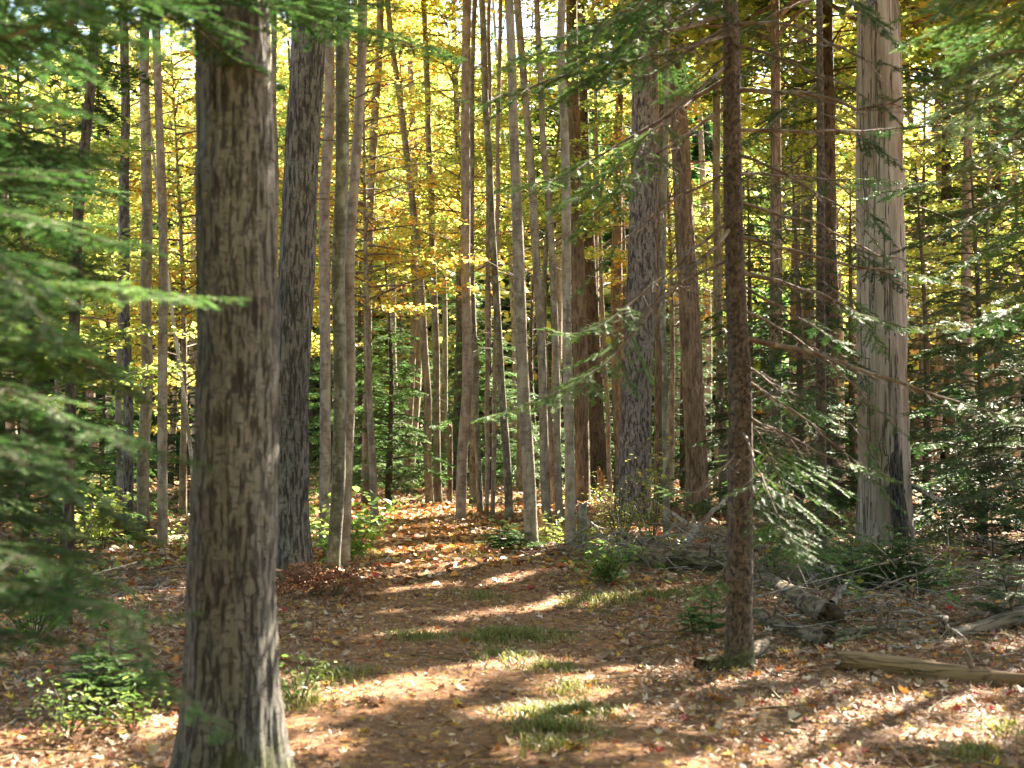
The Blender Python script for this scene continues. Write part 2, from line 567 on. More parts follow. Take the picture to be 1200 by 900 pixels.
# ------------------------------------------------------------------ where the sun comes through the canopy
GAP = 1.75
CARVE = True     # off for the boughs that the picture shows whole
LIT = []          # (ground x0, y0, x1, y1, radius) of the gaps in the leaf cover, seen along the sun


def shade_pt(p):
    p = np.asarray(p, float)
    return p[..., :2] - SUN[:2] * (p[..., 2:3] / SUN[2])


def lit_ground(a, b, r):
    LIT.append((*gnd(*a)[:2], 0.0, *gnd(*b)[:2], 0.0, r * GAP))


def lit_points(p, q, r):
    LIT.append((*shade_pt(p), p[2], *shade_pt(q), q[2], r * GAP))


GRID = {}


def gap_grid():
    """for each 4 cm cell of the plane z = 0: the height above which a leaf would close a gap there"""
    x = np.arange(-16, 16, .04); y = np.arange(-4, 48, .04)
    X, Y = np.meshgrid(x, y)
    X2 = X + vnoise(X * 2.2, Y * 2.2, 21) * .2 - .1; Y2 = Y + vnoise(X * 2.2, Y * 2.2, 22) * .2 - .1
    G = np.full(X.shape, 1e9)
    for x0, y0, z0, x1, y1, z1, r in LIT:
        dx, dy = x1 - x0, y1 - y0
        t = np.clip(((X2 - x0) * dx + (Y2 - y0) * dy) / (dx * dx + dy * dy + 1e-9), 0, 1)
        hit = (X2 - x0 - t * dx) ** 2 + (Y2 - y0 - t * dy) ** 2 < r * r
        G = np.where(hit, np.minimum(G, z0 + (z1 - z0) * t + .7), G)
    return G


def in_gap(P):
    """True for the points of P that would cast their shadow into one of the gaps"""
    if 'g' not in GRID:
        GRID['g'] = gap_grid()
    G = GRID['g']
    s = shade_pt(P)
    i = np.floor((s[:, 0] + 16) / .04).astype(int); j = np.floor((s[:, 1] + 4) / .04).astype(int)
    ok = (i >= 0) & (i < G.shape[1]) & (j >= 0) & (j < G.shape[0])
    return ok & (P[:, 2] > G[np.clip(j, 0, G.shape[0] - 1), np.clip(i, 0, G.shape[1] - 1)])


# ------------------------------------------------------------------ leaves and needles
KITE = (np.array([(0, 0), (-.42, .42), (0, 1), (.42, .42)]), np.array([0, .05, 0, .05]), [np.array([[0, 3, 2, 1]])])
LOBE = (np.array([(0, 0), (-.5, .25), (-.36, .72), (0, 1), (.36, .72), (.5, .25)]), np.array([0, .16, .1, -.04, .1, .16]),
        [np.array([[0, 3, 2, 1], [0, 5, 4, 3]])])
_o = [(0, 0), (.25, .02), (.5, .15), (.3, .32), (.56, .6), (.24, .58), (0, 1), (-.24, .58), (-.56, .6), (-.3, .32), (-.5, .15), (-.25, .02)]
STAR = (np.array(_o + [(0, .4)]), np.array([0, .06, .2, .05, .18, .05, -.02, .05, .16, .05, .22, .06, 0]),
        [np.array([[12, k, (k + 1) % 12] for k in range(12)])])
OVAL = (np.array([(0, 0), (-.22, .3), (-.2, .7), (0, 1), (.2, .7), (.22, .3)]), np.array([0, .06, .06, -.03, .06, .06]),
        [np.array([[0, 3, 2, 1], [0, 5, 4, 3]])])


def leaves(acc, P, size, nrm, head, tint, shape, m=0, curl=1.0):
    P = np.asarray(P, float); n = len(P)
    if n == 0:
        return
    nrm = np.broadcast_to(nrm, (n, 3)); head = np.broadcast_to(head, (n, 3)); tint = np.broadcast_to(tint, (n, 3))
    size = np.broadcast_to(np.asarray(size, float), (n,)); curl = np.broadcast_to(np.asarray(curl, float), (n,))
    if CARVE and P[:, 2].max() > .7:
        k = ~in_gap(P)
        P, nrm, head, tint, size, curl = P[k], nrm[k], head[k], tint[k], size[k], curl[k]
        n = len(P)
        if n == 0:
            return
    xy, z, fs = shape
    nrm = norm(nrm)
    head = norm(head - (head * nrm).sum(1, keepdims=True) * nrm)
    side = np.cross(head, nrm)
    size = np.broadcast_to(np.asarray(size, float), (n,))
    cz = z[None, :] * np.broadcast_to(np.asarray(curl, float), (n,))[:, None]
    V = P[:, None, :] + size[:, None, None] * (xy[None, :, 0, None] * side[:, None, :] + xy[None, :, 1, None] * head[:, None, :]
                                                + cz[:, :, None] * nrm[:, None, :])
    k = len(xy)
    b = np.arange(n)[:, None, None] * k
    acc.add(V.reshape(-1, 3), [(b + f[None]).reshape(-1, f.shape[1]) for f in fs], np.repeat(tint, k, 0), m)


def needles(acc, P, D, S, U, ln, wd, tint, m=0):
    """two needles (one on either side) for every point of a twig"""
    n = len(P)
    if n == 0:
        return
    if CARVE and P[:, 2].max() > .7:
        k = ~in_gap(P)
        P, D, S, U, tint = P[k], D[k], S[k], U[k], tint[k]
        n = len(P)
        if n == 0:
            return
    out = []
    for sg in (-1, 1):
        ang = R.uniform(.75, 1.25, (n, 1)); up = R.uniform(-.15, .5, (n, 1))
        nd = norm(S * sg * np.sin(ang) + D * np.cos(ang) + U * up)
        l = (ln * R.uniform(.75, 1.2, (n, 1)))
        w = D * wd * .5
        out.append(np.stack([P - w, P + w, P + nd * l], 1))
    V = np.concatenate(out).reshape(-1, 3)
    acc.add(V, np.arange(len(V)).reshape(-1, 3), np.tile(np.repeat(tint, 3, 0), (2, 1)), m)


def fir_bough(wood, green, line, r0, t_green=.35, spacing=.05, tw=.42, sp=.006, ln=.018, wd=.003, pal='fir', droop=.25, sub=True, bare=True, wm=0, gm=0):
    """a fir branch along the polyline: bark tube, side twigs in a flat fan, needles on the outer part"""
    line = np.asarray(line, float)
    L = np.linalg.norm(np.diff(line, axis=0), axis=1).sum()
    n = max(6, int(L / .12))
    c = resample(line, n)
    if len(c) > 4:
        c[1:-1] += R.normal(0, .006 * L ** .5, (len(c) - 2, 3))
    rad = r0 * (1 - np.linspace(0, 1, n) * .88)
    wood.add(*tube(c, rad, 5), m=wm)
    ns = max(4, int(L / spacing))
    t = np.sort(np.clip(np.linspace(.12, .985, ns) + R.uniform(-.3, .3, ns) / ns, 0, 1))
    f = t * (n - 1); i = np.minimum(f.astype(int), n - 2); fr = (f - i)[:, None]
    P0 = c[i] * (1 - fr) + c[i + 1] * fr
    D = norm(c[i + 1] - c[i])
    up0 = np.array([0, 0, 1.0])
    S = norm(np.cross(D, up0)); U = np.cross(S, D)
    sg = np.where(np.arange(ns) % 2 == 0, 1.0, -1.0)[:, None]
    ang = R.uniform(.75, 1.1, (ns, 1))
    Lt = (tw * L ** .8 * (1.02 - t) ** .75 * R.uniform(.6, 1.15, ns))
    Lt = np.maximum(Lt, .05)
    TD = norm(D * np.cos(ang) + S * sg * np.sin(ang) + U * R.uniform(-.15, .12, (ns, 1)) - np.array([0, 0, 1]) * droop * R.uniform(.3, 1, (ns, 1)))
    isg = t > t_green - R.uniform(0, .15, ns)
    keep = isg | (R.uniform(0, 1, ns) < (.9 if bare else 0))
    short = np.where(isg, 1, R.uniform(.35, .9, ns))
    P1 = P0 + TD * (Lt * short)[:, None]
    wood.add(*sticks(P0[keep], P1[keep], .0022 + .25 * r0 * (1 - t[keep]), .001), m=wm)
    q = keep & ~isg
    if bare and q.sum() > 2:
        for u in (.35, .6, .85):
            for s2 in (-1, 1):
                st = P0[q] + (P1[q] - P0[q]) * u
                d2 = norm(TD[q] * .7 + norm(np.cross(TD[q], up0)) * s2 * .6 + R.normal(0, .25, TD[q].shape) - up0 * .25)
                wood.add(*sticks(st, st + d2 * (Lt[q] * short[q] * R.uniform(.2, .55, q.sum()))[:, None], .0016, .0007), m=wm)
    # green twig segments: list of start, direction, length
    q = isg
    A = [P0[q]]; B = [TD[q]]; LL = [Lt[q]]
    if sub and q.any():
        k = max(1, int(3 + tw * 3))
        for u in np.linspace(.25, .88, k):
            for s2 in (-1, 1):
                st = P0[q] + TD[q] * (Lt[q] * u)[:, None]
                Sx = norm(np.cross(TD[q], up0))
                d2 = norm(TD[q] * .62 + Sx * s2 * .72 + R.normal(0, .12, TD[q].shape) - up0 * .1 * droop)
                l2 = Lt[q] * (1.05 - u) * R.uniform(.35, .62, q.sum())
                ok = l2 > .02
                A.append(st[ok]); B.append(d2[ok]); LL.append(l2[ok])
                wood.add(*sticks(st[ok], st[ok] + d2[ok] * l2[ok, None], .0014, .0008), m=wm)
    A = np.concatenate(A); B = np.concatenate(B); LL = np.concatenate(LL)
    base_t = pick(pal, len(A), .2)
    cnt = np.maximum(2, (LL / sp).astype(int))
    idx = np.repeat(np.arange(len(A)), cnt)
    u = (np.arange(cnt.sum()) - np.repeat(np.cumsum(cnt) - cnt, cnt) + R.uniform(0, 1, cnt.sum())) / np.repeat(cnt, cnt)
    PP = A[idx] + B[idx] * (LL[idx] * u)[:, None] - up0 * (droop * .12 * LL[idx] * u ** 2)[:, None]
    Sx = norm(np.cross(B[idx], up0)); Ux = np.cross(Sx, B[idx])
    needles(green, PP, B[idx], Sx, Ux, ln, wd, base_t[idx] * R.uniform(.85, 1.15, (len(idx), 1)), gm)
    # needles along the end of the main axis
    kk = int(L * (1 - t_green) / sp)
    if kk > 2:
        f = R.uniform(t_green, 1, kk) * (n - 1); i = np.minimum(f.astype(int), n - 2); fr = (f - i)[:, None]
        Pm = c[i] * (1 - fr) + c[i + 1] * fr; Dm = norm(c[i + 1] - c[i])
        Sm = norm(np.cross(Dm, up0)); Um = np.cross(Sm, Dm)
        needles(green, Pm, Dm, Sm, Um, ln, wd, pick(pal, kk, .2), gm)


def leafy_limb(acc, p0, az, slope, L, r0, leaf, pal, dens, shape, sag=.15, tint_gain=1.0, wm=1, lm=0, P_out=None, side=.5, thick=.05):
    """a limb with flat layered sprays of leaves"""
    d = np.array([math.sin(az) * math.cos(slope), math.cos(az) * math.cos(slope), math.sin(slope)])
    tt = np.linspace(0, 1, 7)[:, None]
    bend = np.array([R.normal(0, .12), R.normal(0, .12), 0])
    c = p0 + d * L * tt + bend * L * tt ** 2 - np.array([0, 0, sag * L]) * tt ** 2
    acc.add(*tube(c, r0 * (1 - .85 * tt[:, 0]), 4), tint=(.2, .16, .12), m=wm)
    ns = max(4, int(L / .16))
    t = np.linspace(.22, 1, ns)
    f = t * 6; i = np.minimum(f.astype(int), 5); fr = (f - i)[:, None]
    P0 = c[i] * (1 - fr) + c[i + 1] * fr
    D = norm(c[i + 1] - c[i]); S = norm(np.cross(D, np.array([0, 0, 1.0])))
    sg = np.where(np.arange(ns) % 2 == 0, 1.0, -1.0)[:, None]
    TD = norm(D * .65 + S * sg * .75 + R.normal(0, .12, D.shape))
    Lt = side * L * (1.12 - t) ** .8 * R.uniform(.6, 1.1, ns)
    tk = ~(in_gap(P0 + TD * Lt[:, None] * .3) | in_gap(P0 + TD * Lt[:, None] * .7)) if CARVE else np.ones(ns, bool)
    if tk.any():
        acc.add(*sticks(P0[tk], (P0 + TD * Lt[:, None])[tk], .0025 + r0 * .05, .0012), tint=(.2, .16, .12), m=wm)
    cnt = np.maximum(2, (Lt * dens).astype(int))
    idx = np.repeat(np.arange(ns), cnt); n = len(idx)
    u = R.uniform(.1, 1.05, n)
    P = P0[idx] + TD[idx] * (Lt[idx] * u)[:, None] + R.normal(0, 1, (n, 3)) * np.array([.07, .07, thick])
    nrm = np.array([0, 0, 1.0]) + R.normal(0, .42, (n, 3))
    head = TD[idx] + R.normal(0, .7, (n, 3)) - np.array([0, 0, .3])
    tone = R.uniform(.8, 1.15) * tint_gain
    leaves(acc, P, leaf * R.uniform(.6, 1.25, n), nrm, head, pick(pal, n, .22) * tone, shape, lm)


# ------------------------------------------------------------------ sunlit places
lit_ground((345, 850), (505, 806), .2)
lit_ground((500, 800), (655, 768), .18)
lit_ground((610, 778), (690, 770), .10)
lit_ground((430, 641), (575, 622), .22)
lit_ground((425, 672), (560, 652), .20)
lit_ground((430, 700), (520, 690), .13)
lit_ground((525, 724), (605, 708), .12)
lit_ground((630, 712), (665, 696), .10)
lit_ground((410, 752), (515, 735), .10)
lit_ground((930, 880), (1210, 800), .15)
lit_ground((880, 850), (1010, 812), .14)
lit_ground((1090, 870), (1230, 842), .16)
lit_ground((980, 800), (1200, 786), .08)
lit_ground((-20, 885), (190, 862), .24)
lit_ground((330, 800), (375, 880), .13)
lit_ground((470, 604), (560, 599), .35)
lit_ground((440, 656), (530, 646), .16)
lit_ground((470, 632), (540, 624), .16)
lit_ground((540, 668), (620, 656), .12)
lit_ground((560, 745), (640, 728), .09)
lit_ground((700, 850), (790, 825), .08)
lit_ground((520, 636), (600, 628), .10)
lit_ground((440, 684), (500, 676), .08)
lit_ground((455, 720), (520, 712), .08)
lit_ground((560, 690), (640, 676), .09)
lit_ground((820, 885), (900, 860), .12)
lit_ground((1020, 850), (1150, 800), .12)
lit_ground((450, 622), (500, 615), .15)
lit_points(at(440, 420, 27), at(480, 540, 27), 1.0)
lit_points(at(600, 380, 33), at(640, 480, 34), .8)
lit_points(at(640, 70, 8.4), at(720, 40, 8.4), .3)
lit_points(at(540, 120, 7.7), at(620, 100, 7.9), .25)
lit_points(at(1000, 240, 11.9), at(1120, 280, 12.2), .3)
lit_points(at(1060, 100, 12.0), at(1120, 60, 12.4), .3)
lit_points(at(950, 330, 8.9), at(1080, 385, 8.7), .10)
lit_points(at(1120, 100, 7.6), at(1060, 60, 7.0), .25)
lit_points(at(560, 430, 32), at(640, 540, 34), 1.1)
lit_points(at(690, 420, 36), at(710, 550, 36), 1.1)
lit_points(at(490, 560, 34), at(500, 440, 35), 1.0)
lit_points(at(880, 400, 25), at(940, 480, 21), .5)
lit_points(at(1090, 420, 21), at(1150, 520, 18), .5)
lit_points(at(1180, 400, 15), at(1210, 560, 15), .4)
lit_points(at(120, 520, 22), at(210, 480, 25), .5)
lit_points(at(730, 640, 16.8), at(740, 620, 16.8), .12)
lit_ground((880, 592), (1010, 586), .5)
lit_ground((1060, 604), (1190, 598), .35)
lit_ground((620, 600), (700, 592), .4)
lit_ground((830, 612), (900, 606), .25)
lit_ground((180, 705), (240, 690), .2)
lit_ground((640, 655), (700, 648), .12)
lit_points(at(322, 640, 6.1), at(322, 470, 6.1), .10)          # right edge of the big grey trunk
lit_points(at(362, 680, 13.6), at(366, 380, 13.6), .16)
lit_points(at(398, 690, 13.6), at(408, 500, 13.6), .14)
lit_points(at(632, 650, 16.6), at(604, 60, 16.6), .20)
lit_points(at(674, 650, 16.6), at(668, 250, 16.6), .20)
lit_points(at(550, 600, 22), at(550, 250, 22), .22)
lit_points(at(1050, 470, 17.5), at(1050, 400, 17.5), .12)
lit_points(at(1046, 300, 17.5), at(1040, 130, 17.5), .14)
lit_points(at(195, 640, 18), at(190, 250, 18), .22)
lit_points(at(1030, 440, 8.9), at(1160, 482, 8.6), .12)
lit_points(at(640, 270, 8.2), at(720, 235, 8.4), .30)
lit_points(at(690, 380, 8.2), at(600, 480, 8), .22)
lit_points(at(905, 600, 13), at(930, 600, 13), .12)
lit_ground((900, 705), (965, 735), .10)
lit_ground((690, 668), (790, 668), .07)
lit_points(at(1180, 680, 10), at(1200, 690, 10), .3)
lit_points(at(590, 635, 17), at(570, 640, 17), .3)
lit_points(at(375, 612, 14.6), at(460, 598, 14.6), .22)
lit_points(at(180, 350, 4.0), at(285, 352, 3.97), .09)
lit_points(at(130, 830, 6.3), at(60, 840, 6.3), .2)
lit_points(at(1100, 200, 8.5), at(1190, 280, 8.5), .4)
lit_points(at(140, 430, 4), at(180, 470, 4), .12)

# ------------------------------------------------------------------ the ground
def ground_sheet():
    s = np.linspace(-1, 1, 401)
    xs = np.sinh(s * 5.2) / np.sinh(5.2) * 420
    t = np.linspace(-1, 1, 481)
    ys = 12 + np.sinh(t * 5.0) / np.sinh(5.0) * 420
    X, Y = np.meshgrid(xs, ys)
    V = np.stack([X, Y, ground_h(X, Y)], -1).reshape(-1, 3)
    nx = len(xs)
    i = np.arange(len(ys) - 1)[:, None] * nx + np.arange(nx - 1)[None]
    Fq = np.stack([i, i + 1, i + nx + 1, i + nx], -1).reshape(-1, 4)
    o = mesh_obj('ground', V, [Fq], M['ground'])
    o['kind'] = 'structure'
    return X, Y, V


ground_sheet()
_pc = [(560, 1300, 470), (560, 900, 270), (562, 800, 190), (556, 740, 150), (540, 690, 118), (522, 650, 90), (505, 620, 62), (492, 602, 44), (480, 590, 30)]
_pl = [gnd(x - w, y) for x, y, w in _pc]; _pr = [gnd(x + w, y) for x, y, w in _pc]
PL = resample(_pl, 160); PR = resample(_pr, 160)
_py = (PL[:, 1] + PR[:, 1]) / 2
def on_path(x, y):
    a = np.interp(y, _py, PL[:, 0]); b = np.interp(y, _py, PR[:, 0])
    return (x > a) & (x < b) & (y < _py[-1])


def path_sheet():
    nw = 26
    u = np.linspace(0, 1, nw)
    L_ = PL.copy(); R_ = PR.copy()
    L_[:, 0] += (vnoise(_py * 3.1, _py * 0 + 1, 7) - .5) * .35; R_[:, 0] += (vnoise(_py * 3.1, _py * 0 + 5, 8) - .5) * .35
    P = L_[:, None, :] * (1 - u)[None, :, None] + R_[:, None, :] * u[None, :, None]
    edge = np.minimum(u, 1 - u) * 2
    P[:, :, 2] = ground_h(P[:, :, 0], P[:, :, 1]) + np.where(edge > .02, .018, -.012)[None, :]
    i = np.arange(len(P) - 1)[:, None] * nw + np.arange(nw - 1)[None]
    Fq = np.stack([i, i + 1, i + nw + 1, i + nw], -1).reshape(-1, 4)
    o = mesh_obj('path', P.reshape(-1, 3), [Fq], M['path'])
    o['kind'] = 'structure'


path_sheet()


def frustum_points(n, y0, y1, margin=1.25):
    """random ground points in the camera's view, evenly spread over the ground"""
    y = np.sqrt(R.uniform(y0 * y0, y1 * y1, n))
    x = R.uniform(-1, 1, n) * .36 * margin * y
    return x, y


def litter():
    a = Acc()
    def put(x, y, size, pal, shape, w=None, lift=.01):
        n = len(x)
        P = np.stack([x, y, ground_h(x, y) + R.uniform(.004, lift + .02, n)], -1)
        nrm = np.array([0, 0, 1.0]) + R.normal(0, .33, (n, 3))
        head = R.normal(0, 1, (n, 3)); head[:, 2] *= .2
        t = pick(pal, n, .25, w)
        leaves(a, P, size * R.uniform(.55, 1.25, n), nrm, head, t, shape, curl=R.uniform(.3, 2.2, n))
    w = [.14, .07, .22, .19, .14, .04, .06, .06, .05, .03]
    x, y = frustum_points(15000, 4.2, 14)
    k = ~on_path(x, y) | (R.uniform(0, 1, len(x)) < .5)
    put(x[k], y[k], .058, 'litter', STAR, w)
    x, y = frustum_points(34000, 4.2, 15)
    put(x, y, .036, 'litter', OVAL, w)
    x, y = frustum_points(42000, 13, 40)
    far = (y > 15.5) & (y < 28) & (np.abs(x + .8) < 3.2)
    put(x[~far], y[~far], .085, 'litter', LOBE, w)
    put(x[far], y[far], .085, 'gold_litter', LOBE)
    for mx_, my_, mr_ in MOUNDS:
        n = 260
        an = R.uniform(0, 6.283, n); d_ = mr_ * (.35 + np.abs(R.normal(0, .45, n)))
        put(mx_ + d_ * np.cos(an), my_ + d_ * np.sin(an), .06, 'litter', LOBE, w, .06)
    x = R.uniform(-2.9, 1.2, 9000); y = R.uniform(14.5, 27, 9000)
    put(x, y, .075, 'gold_litter', LOBE)
    # shed pine needles
    x, y = frustum_points(120000, 4.2, 15)
    n = len(x)
    P = np.stack([x, y, ground_h(x, y) + R.uniform(.003, .03, n)], -1)
    an = R.uniform(0, 2 * np.pi, n)
    d = np.stack([np.cos(an), np.sin(an), R.normal(0, .15, n)], -1)
    s = np.stack([-np.sin(an), np.cos(an), R.normal(0, .3, n)], -1)
    ln = R.uniform(.03, .10, n)[:, None]
    V = np.stack([P - s * .0019, P + s * .0019, P + d * ln], 1)
    t = np.array([(.30, .17, .10)]) * R.uniform(.5, 1.5, (n, 1))
    a.add(V.reshape(-1, 3), np.arange(3 * n).reshape(-1, 3), np.repeat(t, 3, 0))
    o = a.build('fallen_leaves', M['litter'], smooth=False)
    o['kind'] = 'stuff'


litter()


def fallen_twigs():
    a = Acc()
    x, y = frustum_points(1400, 4.5, 22)
    x = np.concatenate([x, R.uniform(1.7, 5.5, 500)]); y = np.concatenate([y, R.uniform(9.6, 16, 500)])
    k = ~on_path(x, y) | (R.uniform(0, 1, len(x)) < .25)
    x, y = x[k], y[k]; n = len(x)
    an = R.uniform(0, np.pi * 2, n); L = R.uniform(.08, .6, n) ** 1.3
    P0 = np.stack([x, y, ground_h(x, y) + R.uniform(.01, .04, n)], -1)
    x1 = x + np.cos(an) * L; y1 = y + np.sin(an) * L
    P1 = np.stack([x1, y1, ground_h(x1, y1) + R.uniform(.01, .08, n)], -1)
    a.add(*sticks(P0, P1, R.uniform(.003, .008, n), .002))
    o = a.build('fallen_twigs', M['twig']); o['kind'] = 'stuff'


fallen_twigs()


def grass():
    a = Acc()
    patches = [(602, 742, .42, 4600), (655, 838, .28, 4600), (595, 770, .22, 1300), (640, 785, .2, 1100), (487, 746, .25, 900), (650, 865, .25, 1200), (670, 810, .2, 700), (560, 700, .28, 600),
               (705, 705, .38, 1500), (770, 700, .3, 900), (640, 880, .2, 500), (400, 800, .25, 700), (350, 830, .25, 900), (425, 655, .4, 500),
               (360, 690, .35, 600), (1190, 860, .2, 500), (1140, 890, .14, 400), (830, 700, .4, 700), (560, 660, .3, 400), (700, 660, .4, 900),
               (60, 700, .5, 700), (240, 640, .5, 500), (1000, 650, .5, 700), (1100, 640, .6, 800)]
    for px, py, r, n in patches:
        c = gnd(px, py)
        n = int(n * .8)
        q = R.normal(0, r * .5, (n, 2)) * np.array([1, 1.15])
        x = c[0] + q[:, 0]; y = c[1] + q[:, 1]
        k = vnoise(x * 9, y * 9, 31) > .32
        x, y = x[k], y[k]; n = len(x)
        P = np.stack([x, y, ground_h(x, y) + .008], -1)
        an = R.uniform(0, 2 * np.pi, n)
        lean = np.stack([np.cos(an), np.sin(an), np.zeros(n)], -1)
        hgt = R.uniform(.015, .05, n)[:, None] * (1 + .8 * np.exp(-(q[k] ** 2).sum(1, keepdims=True) / (r * r)))
        s = np.stack([-np.sin(an), np.cos(an), np.zeros(n)], -1) * R.uniform(.002, .005, (n, 1))
        mid = P + np.array([0, 0, 1]) * hgt * .7 + lean * hgt * .25
        tip = P + np.array([0, 0, 1]) * hgt * R.uniform(.6, 1.1, (n, 1)) + lean * hgt * R.uniform(.5, 1.1, (n, 1))
        V = np.stack([P - s, P + s, mid + s * .7, tip, mid - s * .7], 1)
        b = np.arange(n)[:, None] * 5
        a.add(V.reshape(-1, 3), [b + np.array([[0, 1, 2, 4]]), b + np.array([[4, 2, 3]])], np.repeat(pick('moss', n, .3, [.34, .34, .18, .08, .06]), 5, 0))
    o = a.build('grass', M['blade']); o['kind'] = 'stuff'


grass()


def undergrowth():
    """low herbs, seedlings and ferny sprigs off the path, in one mass"""
    a = Acc()
    x, y = frustum_points(1900, 8, 38)
    k = ~on_path(x, y) & (vnoise(x * .5, y * .5, 41) > .42) & ~((y < 22) & (x > -2.4) & (x < .8)) & ~((y < 12) & (x > .6))
    x = np.concatenate([x[k], R.uniform(2.2, 6.4, 70), R.uniform(-6, -2.2, 110)]); y = np.concatenate([y[k], R.uniform(10.8, 18, 70), R.uniform(9, 19, 110)])
    for x0, y0 in zip(x, y):
        h = R.uniform(.06, .34); n = R.randint(5, 16)
        an = R.uniform(0, 2 * np.pi, n)
        z0 = float(ground_h(x0, y0))
        top = np.array([x0 + R.normal(0, .05), y0 + R.normal(0, .05), z0 + h])
        a.add(*sticks(np.array([[x0, y0, z0 - .01]]), top[None], .004, .002), tint=(.15, .13, .06))
        P = np.stack([x0 + np.cos(an) * h * .3 * R.uniform(.2, 1, n), y0 + np.sin(an) * h * .3 * R.uniform(.2, 1, n), z0 + h * R.uniform(.5, 1.05, n)], -1)
        head = np.stack([np.cos(an), np.sin(an), R.normal(-.1, .3, n)], -1)
        pal = ('green', 'lime', 'green', 'moss', 'fresh')[R.randint(5)]
        leaves(a, P, .075 * R.uniform(.5, 1.3, n), np.array([0, 0, 1.0]) + R.normal(0, .35, (n, 3)), head, pick(pal, n, .25), OVAL)
    o = a.build('undergrowth', M['blade']); o['kind'] = 'stuff'


undergrowth()

# ------------------------------------------------------------------ trunks
def trunk_mesh(pts, rad, rings, segs, flare=.35, ridge=.0, ridge_k=18, lump=.03, seed=0, jag=None, base_z=None):
    """pts: centre line; rad: radius along it. Vertical bark ridges and root flare are real geometry."""
    c = resample(pts, rings)
    z0 = c[0, 2]
    r = np.interp(np.linspace(0, 1, rings), np.linspace(0, 1, len(rad)), rad) if len(rad) != rings else np.asarray(rad)
    a = np.linspace(0, 2 * np.pi, segs, endpoint=False)
    A, Z = np.meshgrid(a, c[:, 2])
    w = int(ridge_k)
    rr = r[:, None] * np.ones_like(A)
    hz = np.maximum(Z - z0, 0)
    lob = 1 + .35 * np.sin(A * 3 + seed) + .25 * np.sin(A * 5 + seed * 2.1)
    rr = rr * (1 + flare * lob * np.exp(-hz / (r[0] * 1.5)))
    rr = rr * (1 + lump * 2 * (vnoise(A / (2 * np.pi) * 5, Z * 1.1, seed + 1, 5) - .5))
    if ridge > 0:
        n1 = vnoise(A / (2 * np.pi) * w, Z * 2.4 + 1.6 * vnoise(A / (2 * np.pi) * 6, Z * 2, seed + 9, 6), seed + 2, w)
        n2 = vnoise(A / (2 * np.pi) * w * 2, Z * 6.5, seed + 3, w * 2)
        n3 = vnoise(A / (2 * np.pi) * w * 4, Z * 26, seed + 4, w * 4)
        rid = 1 - np.abs(2 * n1 - 1)
        rr = rr + ridge * ((rid - .5) * 1.2 + (n2 - .5) * .7 + (n3 - .5) * .35)
    X = c[:, 0][:, None] + rr * np.cos(A); Yy = c[:, 1][:, None] + rr * np.sin(A)
    Zz = Z.copy()
    if jag is not None:
        top = jag * (vnoise(a / (2 * np.pi) * 9, a * 0 + 3, seed + 7, 9) - .2)
        k = np.linspace(0, 1, rings) ** 6
        Zz = Zz + k[:, None] * top[None, :]
    V = np.stack([X, Yy, Zz], -1).reshape(-1, 3)
    i = np.arange(rings - 1)[:, None] * segs; j = np.arange(segs)[None]; j2 = (j + 1) % segs
    Fq = [np.stack([i + j, i + j2, i + segs + j2, i + segs + j], -1).reshape(-1, 4)]
    V = np.vstack([V, c[-1] - np.array([0, 0, (.5 * jag if jag else 0)])])
    last = (rings - 1) * segs
    Fq.append(np.stack([last + a_i for a_i in (np.arange(segs), (np.arange(segs) + 1) % segs)] + [np.full(segs, len(V) - 1)], -1))
    return V, Fq, c


def px_line(pts, Y=None, H=None):
    """a trunk centre line through picture points at the depth of its foot, carried on upwards to height H"""
    b = gnd(*pts[0])
    Y = b[1] if Y is None else Y
    b = at(pts[0][0], pts[0][1], Y) if Y != b[1] else b
    b[2] = float(ground_h(b[0], b[1])) - .06
    P = [b] + [at(x, y, Y) for x, y in pts[1:]]
    if H is not None and P[-1][2] < H:
        d = P[-1] - P[-2]; d = d / max(d[2], .1)
        top = P[-1] + np.array([d[0] * .6, 0, 1.0]) * (H - P[-1][2])
        mid = P[-1] * .5 + top * .5
        P += [mid + np.array([R.normal(0, .08), R.normal(0, .08), 0]), top]
    return np.array(P), Y


def hardwood_crown(root, base, axis, z0, z1, rad, pal, nl, leaf=.15, dens=36, name='crown'):
    """limbs and leaves round the upper trunk; leaves that would close the sun gaps are left out"""
    acc = Acc()
    for k in range(nl):
        z = z0 + (z1 - z0) * ((k + R.uniform(0, 1)) / nl)
        p = np.array([np.interp(z, axis[:, 2], axis[:, 0]), np.interp(z, axis[:, 2], axis[:, 1]), z])
        f = (z - z0) / (z1 - z0)
        L = rad * (.55 + .6 * math.sin(math.pi * min(1, .25 + f * .75))) * R.uniform(.7, 1.15)
        leafy_limb(acc, p, k * 2.4 + R.uniform(-.5, .5), R.uniform(.05, .75), L, .02 + .008 * L, leaf, pal, dens, KITE, sag=.2, side=.55, thick=.28)
    return acc.build(name, [M['leaf'], M['twig']], root, base, smooth=False)


